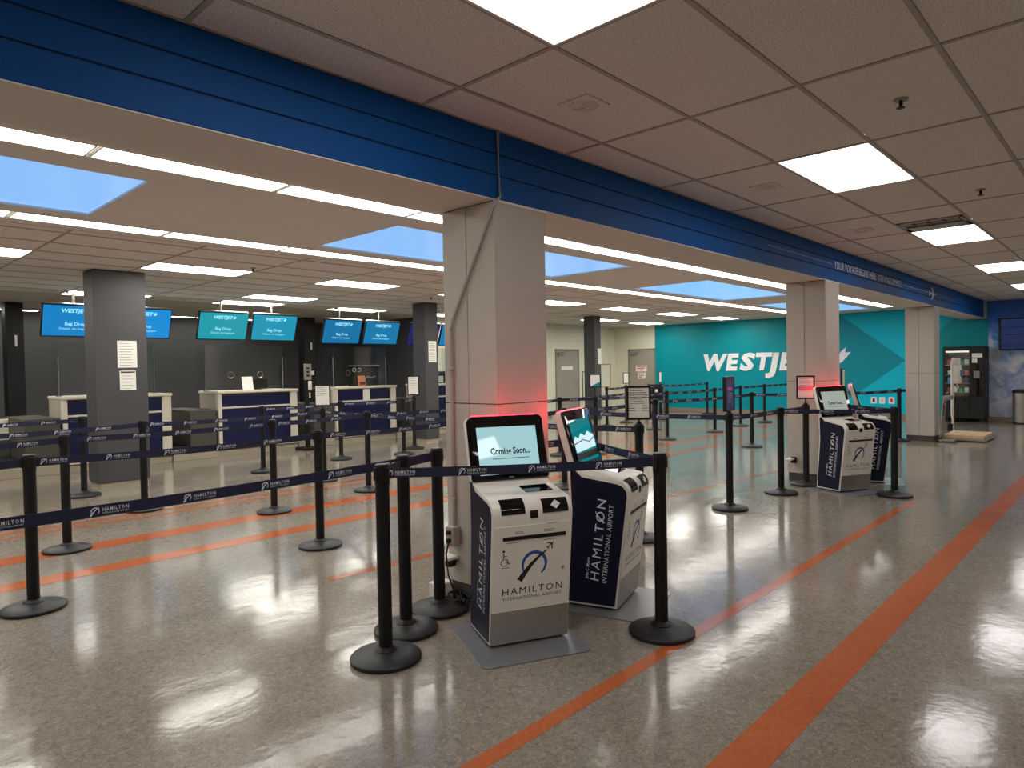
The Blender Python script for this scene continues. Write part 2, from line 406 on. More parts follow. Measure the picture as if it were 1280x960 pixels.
# ------------------------------------------------------------------ ceilings
def in_view(x, y, z, pad=60):
    fw = (math.cos(PITCH)*math.cos(YAW), math.cos(PITCH)*math.sin(YAW), -math.sin(PITCH))
    d = x*fw[0]+y*fw[1]+(z-CAM_H)*fw[2]
    if d < .3: return 1e9, False
    u = (x*math.sin(YAW)-y*math.cos(YAW))/d*F_PX+640; v = 480-((z-CAM_H)/d*F_PX)
    return d, (-pad < u < 1280+pad and -pad < v < 960+pad)
def tiled_ceiling(xs, ys, z, skip, name):
    """suspended ceiling: slab above, grid of tees, one lay-in tile for each cell"""
    root = struct(MB().box(xs[0], xs[-1], ys[0], ys[-1], z+.06, z+.10).build(name, 'back_ceiling', smooth=0))
    g = MB(); t = .012
    for x in xs: g.box(x-t, x+t, ys[0], ys[-1], z-.001, z+.004)
    for y in ys: g.box(xs[0], xs[-1], y-t, y+t, z-.0005, z+.0035)
    g.build('tee_grid', 'grid', root, smooth=0)
    cells = []
    for i in range(len(xs)-1):
        for j in range(len(ys)-1):
            cx, cy = (xs[i]+xs[i+1])/2, (ys[j]+ys[j+1])/2
            if any(a <= cx <= b and c <= cy <= d for a, b, c, d in skip): continue
            d, vis = in_view(cx, cy, z, 200); cells.append((0 if vis else 1, d, i, j))
    cells.sort()
    cache = {}; rest = MB()
    for n, (nv, d, i, j) in enumerate(cells):
        wx, wy = xs[i+1]-xs[i], ys[j+1]-ys[j]; cx, cy = (xs[i]+xs[i+1])/2, (ys[j]+ys[j+1])/2
        if n < 290 and not nv:
            k = (round(wx, 3), round(wy, 3))
            if k not in cache:
                cache[k] = MB().box(-wx/2+.010, wx/2-.010, -wy/2+.010, wy/2-.010, 0, .02).mesh('ceiling_tile', bevel=.004, smooth=0)
            o = link('ceiling_tile', cache[k], 'tile', root); o.location = (cx, cy, z+.004)
        else:
            rest.box(cx-wx/2+.010, cx+wx/2-.010, cy-wy/2+.010, cy+wy/2-.010, z+.004, z+.02)
    if rest.v: rest.build('distant_tiles', 'tile', root, smooth=0)['kind'] = 'stuff'
    return root
PX, PY = 1.2168, .6115
gx = [2.35+PX*k for k in range(-6, 15)]
gx = [x for x in gx if X0 < x < XE]; gx = [X0]+gx+[XE]
gy = [2.53-PY*k for k in range(0, 13)]; gy = [YB0]+[y for y in gy if y > Y0]+[Y0]; gy = gy[::-1]
hall_lights = []
for k in range(-1, 5):
    for r in (0, 1):
        xa = 2.35+PX*(-1+3*k); ya = 2.53-PY*(2+5*r)
        if xa > X0: hall_lights.append((xa, xa+PX, ya, ya+PY) if False else (xa, xa+PX, ya-0*PY, ya+PY))
hall_lights = [(a, b, c-0.0, d) for a, b, c, d in hall_lights]
VENT = (2.35+PX*5-PX*.5, 2.35+PX*5, 2.53-PY*2, 2.53-PY)
tiled_ceiling(gx, gy, ZC, [(a, b, c, d) for a, b, c, d in hall_lights]+[(2.35+PX*4, 2.35+PX*5, 2.53-PY*2, 2.53-PY)], 'ceiling')
# half tile beside the vent
hv = MB().box(2.35+PX*4+.01, VENT[0]-.01, VENT[2]+.01, VENT[3]-.01, ZC+.004, ZC+.024).build('ceiling_tile', 'tile', bpy.data.objects['ceiling'], bevel=.004, smooth=0)
# check-in side: plain drywall band with skylight openings, then lay-in tiles, then the darker bay over the desks
SKY = [(-2.2, 1.77), (3.90, 7.84), (9.98, 13.45), (15.0, 18.55)]
SY0, SY1 = 5.08, 6.50
pc = MB()
pc.box(X0, XE, YB1-.02, 4.49, ZL, ZL+.08).box(X0, XE, 4.76, SY0, ZL, ZL+.08).box(X0, XE, SY1, 6.72, ZL, ZL+.08).box(X0, XE, 7.00, 7.20, ZL, ZL+.08)
pc.box(18.30, XE, 4.49, 4.76, ZL, ZL+.08).box(18.30, XE, 6.72, 7.0, ZL, ZL+.08)
prev = X0
for a, b in SKY:
    pc.box(prev, a, SY0, SY1, ZL, ZL+.08); prev = b
pc.box(prev, XE, SY0, SY1, ZL, ZL+.08)
pcr = struct(pc.build('ceiling', 'plain_ceiling', smooth=0))
struct(MB().box(X0, XE, YB1-.05, 7.2, ZL+.30, ZL+.36).build('ceiling', 'plain_ceiling', smooth=0))
lx = [3.045+1.2192*k for k in range(-6, 15)]; lx = [X0]+[x for x in lx if X0+.2 < x < XE-.2]+[XE]
ly = [7.20]+[7.40+.6096*k for k in range(0, 10)]+[13.0]
LROWS = [(8.64, 9.22), (11.08, 11.66), (12.30, 12.86)]
ly = [7.20, 7.42, 8.03, 8.64, 9.25, 9.86, 10.47, 11.08, 11.69, 12.30, 12.91]
trof = []
for k in range(-1, 7):
    xa = 3.045+2.4384*k+.0
    i = min(range(len(lx)), key=lambda q: abs(lx[q]-xa))
    for a in (8.64, 11.08, 12.30):
        if a == 12.30 and k in (4, 5, 6): continue
        if a == 11.08 and k in (0, 2, 3, 4): continue
        if i+1 < len(lx) and lx[i+1]-lx[i] > .8: trof.append((lx[i], lx[i+1], a, a+.61))
tiled_ceiling(lx, ly, ZL, trof, 'ceiling')
struct(MB().box(X0, XE, 12.91, YD, ZL+.015, ZL+.09).build('ceiling', 'back_ceiling', smooth=0))

def panel_light(x0, x1, y0, y1, z, m, label, group, frame_m='trim_white', t=.014):
    cx, cy = (x0+x1)/2, (y0+y1)/2; o = thing('ceiling_light', label, 'ceiling light', (cx, cy, z), 0, group)
    hx, hy = (x1-x0)/2-.004, (y1-y0)/2-.004
    b = MB(); b.box(-hx, hx, -hy, -hy+t, -.002, .05).box(-hx, hx, hy-t, hy, -.002, .05).box(-hx, -hx+t, -hy+t, hy-t, -.002, .05).box(hx-t, hx, -hy+t, hy-t, -.002, .05)
    b.build('frame', frame_m, o, smooth=0)
    MB().box(-hx+t, hx-t, -hy+t, hy-t, .004, .012).build('diffuser', m, o, smooth=0)
    return o
ORD = ['first', 'second', 'third', 'fourth', 'fifth', 'sixth', 'seventh', 'eighth', 'ninth', 'tenth', 'eleventh', 'twelfth', 'thirteenth', 'fourteenth', 'fifteenth', 'sixteenth']
def seen(x, y, z): return in_view(x, y, z, 20)[1]
order = sorted(hall_lights)
for a, b, c, d in order:
    k = round((a-2.35+PX)/PX/3); row = 'in view' if c > 0 else 'behind'
    lab = {0: 'large square-looking panel light cut by the top edge of the picture', 1: 'bright panel light in the tiled ceiling right of the second blue beam bay',
           2: 'panel light directly beyond the slotted air vent', 3: 'narrow-looking yellowish panel light beyond the vent at the right edge',
           4: 'farthest panel light of the hall row by the sky mural'}.get(k, 'panel light overhead behind the viewpoint') if c > 0 else 'panel light in the second row out to the right of the picture'
    panel_light(a, b, c, d, ZC, 'light_cool', lab, 'hall panel lights')
for r, (y0, y1, nm) in enumerate(((4.49, 4.76, 'long narrow strip light in the row nearest the blue beam'), (6.72, 7.00, 'long narrow strip light in the row beyond the skylights'))):
    x = 1.30-1.2192*5; q = 0
    while x < 17.5:
        vis = seen(x+1.1, y0, ZL)
        lb = (nm+', %s from the left edge' % ORD[q]) if vis else nm+', left of the picture'
        q += vis
        panel_light(x, x+1.2, y0, y1, ZL, 'light_warm', lb, 'strip lights, %s row' % ('first' if r == 0 else 'second'), 'plain_ceiling', .008)
        x += 1.2192
cnt = {}
for a, b, c, d in trof:
    row = {8: 'nearest row of troffers past the skylights', 11: 'middle row of troffers over the queue lanes', 12: 'last row of troffers above the hanging screens'}[int(c)]
    vis = seen(b-.1, c, ZL); k = cnt.get(c, 0); cnt[c] = k+vis
    panel_light(a, b, c, d, ZL, 'light_back', '%s lay-in ceiling light%s, %s' % (ORD[k], ' from the left' if vis else ' left of the picture', row), row)
for k in range(5):
    x = 1.2+1.5*k
    o = thing('linear_light', 'thin white linear light along the dark wall behind the check-in desks', 'ceiling light', (x, 16.0, ZL), 0, 'linear lights by the dark wall')
    MB().box(-.72, .72, -.08, .08, -.03, .014).build('housing', 'trim_white', o, smooth=0)
    MB().box(-.70, .70, -.06, .06, -.036, -.031).build('diffuser', 'light_back', o, smooth=0)

# skylights: framed wells with a pane of dusk-blue glazing
for k, (a, b) in enumerate(SKY):
    lab = ['blue skylight at the left edge, cut off by the picture frame', 'large blue skylight behind the nearest beige column', 'blue skylight between the first and second beige columns', 'farthest blue skylight next to the teal wall'][k]
    o = thing('skylight', lab, 'skylight', ((a+b)/2, (SY0+SY1)/2, ZL), 0, 'skylights')
    hx, hy = (b-a)/2, (SY1-SY0)/2
    f = MB()
    f.box(-hx, hx, -hy, -hy+.012, .002, .10).box(-hx, hx, hy-.012, hy, .002, .10).box(-hx, -hx+.012, -hy, hy, .002, .10).box(hx-.012, hx, -hy, hy, .002, .10)
    f.build('skylight_frame', 'plain_ceiling', o, smooth=0)
    MB().box(-hx+.012, hx-.012, -hy+.012, hy-.012, .02, .03).build('pane', 'sky_glass', o, smooth=0)

# vent, sprinklers, ceiling speakers
o = thing('air_vent', 'dark slotted air vent set against a panel light in the hall ceiling', 'vent', ((VENT[0]+VENT[1])/2, (VENT[2]+VENT[3])/2, ZC))
hx, hy = PX/4-.02, PY/2-.02
MB().box(-hx, hx, -hy, hy, .02, .03).build('vent_back', 'black', o, smooth=0)
b = MB(); b.box(-hx, hx, -hy, -hy+.03, -.004, .02).box(-hx, hx, hy-.03, hy, -.004, .02).box(-hx, -hx+.03, -hy, hy, -.004, .02).box(.03, hx, -hy, hy, -.004, .02)
b.build('vent_frame', 'steel', o, smooth=0)
me = MB().box(-.012, .012, -.055, .055, -.004, .02).mesh('vent_louver')
for r in range(2):
    for q in range(4):
        s = link('vent_louver', me, 'steel', o); s.location = (-hx+.06+.09*r*1.2, -hy+.10+q*.135, 0); s.rotation_euler = (0, .5, 0)
def sprinkler(x, y, z, label):
    o = thing('sprinkler_head', label, 'sprinkler', (x, y, z), 0, 'ceiling sprinklers')
    MB().lathe([(.034, -.006), (.036, 0), (.036, .004)], 14).build('escutcheon', 'conduit', o)
    MB().lathe([(.010, -.035), (.010, -.006)], 8).build('stem', 'black', o)
    MB().lathe([(.006, -.048), (.022, -.046), (.022, -.043), (.006, -.035)], 10).build('deflector', 'black', o)
sprinkler(4.15, .98, ZC, 'small dark sprinkler head in the hall ceiling, nearer of two')
sprinkler(6.80, 1.02, ZC, 'small dark sprinkler head in the hall ceiling above the air vent')
sprinkler(4.1, 8.35, ZL, 'sprinkler head beside the troffer over the charcoal pillar')
sprinkler(8.1, 9.6, ZL, 'sprinkler head near the slim grey pillar top')
sprinkler(6.7, 12.4, ZL, 'sprinkler head above the pair of hanging screens')
def speaker(x, y, label):
    o = thing('ceiling_speaker', label, 'speaker', (x, y, ZC), 0, 'ceiling speakers')
    MB().box(-.10, .10, -.10, .10, -.006, .004).build('speaker_plate', 'tile', o, bevel=.002)
    for r in (.075, .058, .040, .022):
        MB().tube([(r*math.cos(a*math.pi/10), r*math.sin(a*math.pi/10), -.008) for a in range(20)], .003, 4, True).build('grille_ring', 'tile', o)
speaker(2.97, 2.22, 'square perforated speaker in the ceiling tile nearest the beam')
speaker(5.38, 2.23, 'small square ceiling speaker beyond the nearest one')
speaker(7.88, 2.24, 'third square ceiling speaker along the beam')
speaker(12.7, 2.22, 'far square ceiling speaker near the end wall')

# ------------------------------------------------------------------ beam
bm_ = thing('ceiling_beam', 'long blue panelled beam running the length of the hall', 'beam', (0, 0, 0))
MB().box(X0, XE-.08, YB0+.02, YB1, ZB+.012, ZC).build('core', 'soffit', bm_, smooth=0)
MB().box(X0, XE-.08, YB0+.004, YB1, ZB, ZB+.012).build('soffit', 'soffit', bm_, smooth=0)
zz = [ZB+.002, 2.602, 2.728, ZC]
segx = [X0, 2.915, 8.9, 14.8, XE-.08]
for i in range(3):
    for j in range(4):
        MB().box(segx[j]+.002, segx[j+1]-.002, YB0, YB0+.02, zz[i]+.004, zz[i+1]-.004).build('fascia_board', 'beam', bm_, bevel=.003, smooth=0)
MB().box(XE-.40, XE-.02, YB0-.012, YB1, ZB-.004, ZC).build('end_cap', 'trim_white', bm_, smooth=0)
me = TX['voy']; put(me, 'lettering', 'print_white', bm_, (8.85, YB0-.0015, 2.622), (1, 0, 0), (0, 0, 1), fit_width(me, 1.75), .135)
me = TX['voy2']; put(me, 'lettering', 'print_white', bm_, (10.68, YB0-.0015, 2.622), (1, 0, 0), (0, 0, 1), fit_width(me, 1.32), .135)
dt = MB()
for k in range(46): dt.box(6.86+k*.042, 6.875+k*.042, YB0-.002, YB0, 2.664, 2.672)
dt.box(12.06, 13.75, YB0-.002, YB0, 2.666, 2.671); dt.build('dotted_line', 'print_white', bm_, smooth=0)
pl = MB()
for poly in ([(-.22, -.03), (.2, -.02), (.26, 0), (.2, .02), (-.22, .03)], [(.05, .02), (-.08, .22), (0, .22), (.14, .02)], [(.05, -.02), (-.08, -.22), (0, -.22), (.14, -.02)], [(-.16, .02), (-.24, .09), (-.18, .09), (-.10, .02)], [(-.16, -.02), (-.24, -.09), (-.18, -.09), (-.10, -.02)]):
    pl.add([(x, y*.5, 0) for x, y in poly], [tuple(range(len(poly)))])
put(pl.mesh('plane_icon'), 'plane_icon', 'print_white', bm_, (14.02, YB0-.002, 2.665), (1, 0, 0), (0, 0, 1))

# ------------------------------------------------------------------ beige columns under the beam
def beige_column(x, w, label):
    o = thing('column', label, 'column', (x, YB0, 0), 0, 'beige columns under the beam')
    d = YB1-YB0; g = .0025
    MB().box(.012, w-.012, .012, d-.012, .0, ZB).build('column_core', 'groove', o, smooth=0)
    MB().box(.02, w-.02, .02, d-.02, 0, .10).build('column_base', 'col_base', o, bevel=.003)
    zs = [.10, 1.24, ZB-.004]; ym = d*.53
    for i in range(2):
        for (a, b) in ((.0, ym), (ym, d)):
            for xa in (0, w-.014): MB().box(xa, xa+.014, a+g, b-g, zs[i]+g, zs[i+1]-g).build('column_panel', 'column', o, bevel=.0015, smooth=0)
        for ya in (0, d-.014): MB().box(.014, w-.014, ya, ya+.014, zs[i]+g, zs[i+1]-g).build('column_panel', 'column', o, bevel=.0015, smooth=0)
    MB().box(-.004, w+.004, -.006, .0, ZB-.014, ZB-.001).build('top_trim', 'trim_white', o, smooth=0)
    return o
beige_column(2.887, .463, 'nearest beige panelled column with a conduit running down its side')
beige_column(8.525, .50, 'middle beige column behind the farther pair of kiosks')
beige_column(14.18, .42, 'farthest beige column beside the platform scale')
# conduit down the nearest column with outlet boxes and cable
o = thing('electrical_conduit', 'thin grey conduit running down the beam and diagonally across the nearest column', 'conduit', (2.887, 2.83, 0))
MB().tube([(.03, -.014, ZC-.002), (.03, -.014, 2.47), (.005, -.012, 2.44), (-.014, .0, 2.40), (-.014, .375, 1.76), (-.014, .39, 1.70), (-.014, .395, .46)], .011, 10).build('pipe', 'conduit', o)
for z in (1.45, .62): MB().box(-.028, 0, .375, .415, z, z+.02).build('pipe_clip', 'conduit', o, bevel=.003)
o = thing('outlet_box', 'grey electrical outlet box with plugged black cord on the nearest column', 'outlet', (2.887, 3.215, 0))
MB().box(-.06, 0, -.035, .045, .34, .46).build('box_body', 'conduit', o, bevel=.005)
MB().box(-.05, -.01, .045, .048, .35, .45).build('cover_plate', 'trim_white', o)
for z in (.425, .375): MB().lathe([(.017, -.01), (.017, .012)], 12, (-.066, .005, z)).build('socket', 'black', o)
o = thing('cable_bracket', 'small pale wall bracket with a black plug low on the nearest column', 'bracket', (2.887, 3.24, 0))
MB().box(-.09, 0, -.04, .06, .25, .27).build('bracket_plate', 'trim_white', o, bevel=.003)
MB().box(-.07, -.01, -.03, .02, .205, .25).build('plug', 'black', o, bevel=.006)
o = thing('cable_bracket', 'small pale bracket with a black plug low on the middle beige column', 'bracket', (8.525, 3.22, 0))
MB().box(-.16, 0, -.03, .05, .27, .29).build('bracket_plate', 'trim_white', o, bevel=.003)
MB().box(-.06, -.002, -.04, .02, .23, .30).build('plug', 'black', o, bevel=.006)
pts = []
for k in range(60):
    a = k*.55; pts.append((2.80+.07*math.cos(a)+.02*math.sin(k), 3.10+.10*math.sin(a*1.07), .012+.05*abs(math.sin(k*.7))))
cab = MB().tube([(2.82, 3.22, .37), (2.78, 3.20, .30), (2.76, 3.16, .18), (2.78, 3.12, .06)]+pts, .006, 6).build('power_cable', 'black')
tag(cab, 'tangled black power cable on the floor behind the nearest kiosk', 'cable')
o = thing('junction_box', 'white junction box on the floor at the foot of the nearest column', 'box', (2.80, 3.28, 0))
MB().box(-.06, .06, -.05, .05, 0, .11).build('box_body', 'trim_white', o, bevel=.006); MB().box(-.05, .05, -.053, -.05, .02, .09).build('box_lid', 'paper', o)

# ------------------------------------------------------------------ charcoal pillars on the check-in side
def pillar(x0, x1, y0, y1, label, m='dark_col', base=True):
    o = thing('pillar', label, 'pillar', ((x0+x1)/2, (y0+y1)/2, 0), 0, 'charcoal pillars'); hx, hy = (x1-x0)/2, (y1-y0)/2
    MB().box(-hx, hx, -hy, hy, .10 if base else 0, ZL).build('pillar_cladding', m, o, bevel=.006)
    if base: MB().box(-hx+.02, hx-.02, -hy+.02, hy-.02, 0, .11).build('pillar_base', 'plinth', o)
    return o
pillar(2.63, 3.24, 9.62, 10.02, 'wide charcoal pillar with two white notices taped on')
pillar(8.60, 8.93, 10.40, 10.78, 'slim charcoal pillar with one notice, left of the nearest beige column')
pillar(14.28, 14.55, 10.45, 10.80, 'slim charcoal pillar in front of the cream wall and grey doors')
pillar(2.66, 2.93, 14.8, 15.1, 'black pillar at the left edge near the dark wall', 'black', False)
pillar(8.62, 8.92, 15.0, 15.3, 'black pillar behind the hanging screens near the dark wall', 'black', False)
def notice(name, label, origin, xd, w, h, lines, tilt=0, header=False, group=None):
    o = thing(name, label, 'notice', origin, 0, group)
    x = Vector(xd).normalized(); n = x.cross(Vector((0, 0, 1)))
    up = Vector((0, 0, 1)); up = (up+x*tilt).normalized()
    fr = frame((0, 0, 0), x, up)
    a = MB().box(0, w, 0, h, -.0008, .0008).build('sheet', 'paper', o, smooth=0); a.matrix_local = fr
    b = MB()
    for k in range(lines):
        yy = h*(.88-.80*k/max(1, lines-1)); ww = w*(.55+.25*((k*37) % 5)/5)
        b.add([(w*.1, yy, .0012), (w*.1+ww, yy, .0012), (w*.1+ww, yy+h*.018, .0012), (w*.1, yy+h*.018, .0012)], [(0, 1, 2, 3)])
    c = b.build('print_lines', 'print_grey', o, smooth=0); c.matrix_local = fr
    if header:
        d = MB().box(w*.05, w*.95, h*.89, h*.96, .001, .0014).build('header_bar', 'print_black', o, smooth=0); d.matrix_local = fr
    return o
notice('notice_sheet', 'larger white printed notice on the wide charcoal pillar', (2.885, 9.616, 1.56), (1, 0, 0), .23, .345, 9, -.05)
notice('notice_sheet', 'smaller white notice with black heading on the wide charcoal pillar', (2.905, 9.616, 1.27), (1, 0, 0), .19, .25, 6, -.05, True)
notice('notice_sheet', 'white notice on the slim charcoal pillar left of the beige column', (8.68, 10.396, 1.62), (1, 0, 0), .20, .42, 10)
notice('notice_sheet', 'white notice on the slim charcoal pillar before the cream wall', (14.40, 10.446, 1.55), (1, 0, 0), .15, .40, 8)

# ------------------------------------------------------------------ doors in the cream walls
def door(name, origin, xd, w=.98, h=2.03):
    o = bpy.data.objects.new(name, None); COL.objects.link(o); struct(o)
    x = Vector(xd); fr = frame(origin, x, (0, 0, 1)); o.matrix_world = fr      # local: x along wall, y up, z out to the room
    MB().box(-.06, 0, 0, h+.06, 0, .03).box(w, w+.06, 0, h+.06, 0, .03).box(-.06, w+.06, h, h+.06, 0, .03).build('door_frame', 'door_frame', o, bevel=.004)
    MB().box(.004, w-.004, .01, h-.004, 0, .018).build('door_leaf', 'door', o, bevel=.003)
    MB().box(.03, .30, h-.14, h-.05, .018, .075).build('door_closer', 'plant_grey', o, bevel=.006)
    MB().tube([(.16, h-.05, .07), (.40, h-.02, .13), (.50, h+.01, .04)], .008, 6).build('closer_arm', 'plant_grey', o)
    a = MB().lathe([(.028, 0), (.028, .012), (.012, .014), (.012, .05)], 12).build('door_handle', 'steel', o); a.location = (w-.08, .98, .018)
    MB().box(w-.19, w-.07, .97, .99, .055, .07).build('lever', 'steel', o, bevel=.003)
    for z in (.25, 1.0, 1.78): MB().box(-.012, .012, z, z+.10, .018, .032).build('hinge', 'steel', o)
    return o
d1 = door('door_1', (16.42, YCR, 0), (1, 0, 0), 1.08, 2.0)
MB().box(.22, .80, 1.40, 1.52, .019, .022).build('door_sign', 'paper', d1)
d2 = door('door_2', (XE, 12.88, 0), (0, -1, 0), .93, 2.0)
for (a, b, c, d) in ((.25, .67, 1.30, 1.50), (.32, .62, 1.06, 1.26)):
    s = MB().box(a, b, c, d, .019, .022).build('door_sign', 'paper', d2)
    for q in range(3): MB().box(a+.04, b-.04-.05*q, d-.06-.05*q, d-.035-.05*q, .0221, .0228).build('sign_text', 'red_print', s, smooth=0)
def framed(label, origin, xd, w, h, fm, im, cat='picture'):
    o = thing('framed_poster', label, cat, origin); fr = frame((0, 0, 0), xd, (0, 0, 1)); t = .035
    b = MB(); b.box(0, w, 0, t, 0, .03).box(0, w, h-t, h, 0, .03).box(0, t, t, h-t, 0, .03).box(w-t, w, t, h-t, 0, .03)
    a = b.build('picture_frame', fm, o, bevel=.004); a.matrix_local = fr
    c = MB().box(t, w-t, t, h-t, 0, .012).build('picture_sheet', im, o); c.matrix_local = fr
    return o
framed('tall tan-framed poster on the cream wall behind the slim pillar', (18.70, YCR-.001, .78), (1, 0, 0), .62, .80, 'tan', 'paper')
framed('grey-framed glass board on the cream wall left of the slim pillar', (17.72, YCR-.001, .45), (1, 0, 0), .42, .90, 'plant_grey', 'cream')
for k, yy in enumerate((5.30, 5.10, 4.88)):
    o = thing('wall_socket', ['left', 'middle', 'right'][k]+' one of three white outlet plates low on the teal wall', 'outlet', (XE, yy, .38), 0, 'outlet plates on the teal wall')
    MB().box(-.012, 0, -.07, .07, 0, .17).build('cover_plate', 'paper', o, bevel=.004)
    MB().box(-.016, -.012, -.03, .03, .04, .13).build('socket_face', ['print_black', 'trim_white', 'red_print'][k], o)

# ------------------------------------------------------------------ stanchions with belts
def stanchion_meshes():
    d = {}
    d['base'] = MB().lathe([(.150, 0), (.176, .002), (.178, .020), (.170, .028), (.105, .040), (.058, .050), (.040, .062), (.036, .066)], 36).mesh('base')
    d['collar'] = MB().lathe([(.058, .049), (.060, .053), (.042, .066), (.036, .070)], 20).mesh('collar')
    d['post'] = MB().lathe([(.035, .055), (.035, .868)], 20).mesh('post')
    d['head'] = MB().lathe([(.035, .866), (.0372, .870), (.0372, .958), (.0355, .968), (.030, .972)], 20).mesh('head')
    c = MB()
    for k in range(4):
        a = k*math.pi/2; cx, cy = .038*math.cos(a), .038*math.sin(a)
        ux, uy = -math.sin(a), math.cos(a)
        b = MB().box(-.012, .012, -.006, .006, .892, .957)
        c.add([(cx+ux*x-uy*(-y), cy+uy*x+ux*y, z) for x, y, z in [(v[0], v[1], v[2]) for v in b.v]], b.f)
    d['slot'] = c.mesh('belt_slot', bevel=.002)
    return d
SM = stanchion_meshes()
CAM = Vector((0, 0, CAM_H))
posts = {}
def stanchion(key, x, y, label, rz=0.0, sign=None, h=1.0):
    o = thing('stanchion', label, 'stanchion', (x, y, 0), rz, 'black belt stanchions')
    for n, m in (('base', 'black_base'), ('collar', 'black'), ('post', 'black'), ('head', 'black'), ('slot', 'black')):
        link(n if n != 'slot' else 'belt_slot', SM[n], m, o)
    if h != 1.0: o.scale = (1, 1, h)
    posts[key] = o
    return o
def belt(a, b, sag=.012, m='navy_belt', z=.925, first=.16, pitch=.365, end=None):
    """belt drawn out of stanchion a to stanchion b (or to a point)"""
    A = posts[a]; pa = Vector((A.location.x, A.location.y, 0))
    pb = Vector((posts[b].location.x, posts[b].location.y, 0)) if end is None else Vector((end[0], end[1], 0))
    za = z*A.scale.z; zb = z*(posts[b].scale.z if end is None else 1)
    d = (pb-pa); L = d.length; d.normalize(); n = Vector((-d.y, d.x, 0))
    s0, s1 = .04, L-(.04 if end is None else 0)
    K = 10; h = .0245; t = .0011; vs = []; fs = []
    inv = Matrix.Translation((0, 0, 0))
    R = Matrix.Rotation(-A.rotation_euler.z, 4, 'Z')
    def pt(s):
        u = s/L; return pa+d*s+Vector((0, 0, za+(zb-za)*u-sag*4*u*(1-u)))
    for i in range(K+1):
        p = pt(s0+(s1-s0)*i/K)
        for q, e in ((-1, -1), (1, -1), (1, 1), (-1, 1)):
            vs.append(R @ (p+n*t*q+Vector((0, 0, h*e))-pa))
    for i in range(K):
        for k in range(4): fs.append((i*4+k, i*4+(k+1) % 4, i*4+4+(k+1) % 4, i*4+4+k))
    fs += [(0, 1, 2, 3), (K*4+3, K*4+2, K*4+1, K*4)]
    iz = 1/A.scale.z
    bo = MB().add([(v.x, v.y, v.z*iz) for v in vs], fs).build('belt', m, A, smooth=0)
    side = n if n.dot(CAM-pa) > 0 else -n
    xd = Vector((0, 0, 1)).cross(side)
    s = first
    while s < L-.14:
        p = pt(s)+side*(t+.0008); tang = (pt(s+.01)-pt(s-.01)).normalized()
        if tang.dot(xd) < 0: tang = -tang
        lo = link('belt_logo', BELT_LOGO, 'print_white', bo)
        q = R @ (p-pa); q.z *= iz
        lo.matrix_local = frame(q, (R @ tang), (0, 0, 1))
        s += pitch
def sign_holder(key, w, h, z, yaw, label, face='paper', lines=6, extra=None, thick=.02):
    P = posts[key]; o = thing('sign_holder', label, 'sign', (P.location.x, P.location.y, .971*P.scale.z), yaw)
    MB().tube([(0, 0, 0), (0, 0, z)], .010, 8).build('stem', 'black', o)
    MB().lathe([(.022, 0), (.022, .012), (.012, .02)], 12).build('stem_socket', 'black', o)
    t = .018; b = MB(); b.box(-w/2, w/2, -thick/2, thick/2, z, z+t).box(-w/2, w/2, -thick/2, thick/2, z+h-t, z+h).box(-w/2, -w/2+t, -thick/2, thick/2, z+t, z+h-t).box(w/2-t, w/2, -thick/2, thick/2, z+t, z+h-t)
    b.build('sign_frame', 'black', o, bevel=.002)
    MB().box(-w/2+t, w/2-t, -thick/2+.004, thick/2-.004, z+t, z+h-t).build('sign_sheet', face, o, smooth=0)
    if lines:
        p = MB(); yy = -thick/2+.0032; hh = h-2*t
        for k in range(lines):
            zz_ = z+t+hh*(.90-.5*k/lines); ww = (w-2*t)*(.6+.25*((k*29) % 4)/4); x0 = -(w-2*t)*.42
            p.add([(x0, yy, zz_), (x0+ww, yy, zz_), (x0+ww, yy, zz_+.005), (x0, yy, zz_+.005)], [(0, 1, 2, 3)])
        p.build('print_lines', 'print_grey', o, smooth=0)
    if extra: extra(o, z, w, h, -thick/2+.003)
    return o
S = stanchion
S('L1', 1.01, 5.08, 'large black stanchion nearest the left edge of the picture')
S('L2', 1.56, 6.60, 'black stanchion just right of and behind the leftmost large one')
S('s180', 2.59, 7.89, 'stanchion standing in front of the wide charcoal pillar')
S('p97', 2.42, 9.42, 'small stanchion at the left foot of the wide charcoal pillar')
S('c400', 3.00, 5.04, 'tall black stanchion alone on the floor left of the kiosk group')
S('p340', 3.44, 6.67, 'stanchion on the thick orange stripe left of the lone tall one')
S('p329', 4.76, 9.53, 'small stanchion in front of the second check-in desk')
S('p424', 6.26, 9.80, 'thin stanchion before the third check-in desk, left side')
S('p402', 4.88, 8.06, 'stanchion carrying a framed white sign between the second and third desks')
S('p461', 4.80, 6.93, 'stanchion midway between the lone tall one and the nearest column')
S('p504', 7.31, 9.47, 'thin stanchion before the right end of the third check-in desk')
S('p518', 7.96, 9.99, 'stanchion with a framed sign beside the slim charcoal pillar')
S('k1', 2.02, 2.80, 'nearest black stanchion, front left of the nearest kiosk', h=1.015)
S('k2', 2.32, 3.02, 'middle one of three stanchions clustered left of the nearest kiosk', h=1.012)
S('k3', 2.66, 3.13, 'rear one of three clustered stanchions, touching the nearest column', h=1.012)
S('kr', 3.21, 1.93, 'big black stanchion front right of the navy-sided kiosk', h=1.012)
S('qr', 4.87, 3.12, 'stanchion carrying the large framed white poster right of the near kiosks')
S('kh', 3.86, 2.96, 'stanchion hidden behind the navy-sided kiosk')
S('p816', 8.85, 5.38, 'stanchion in the second lane, seen just above the front right kiosk stanchion')
S('p834', 11.9, 6.97, 'stanchion with a flat base just left of the purple sign, third lane')
S('p817', 13.64, 8.34, 'small far stanchion in front of the grey door with red signs')
S('f824', 16.3, 9.75, 'far stanchion carrying a thin sign by the wheelchair')
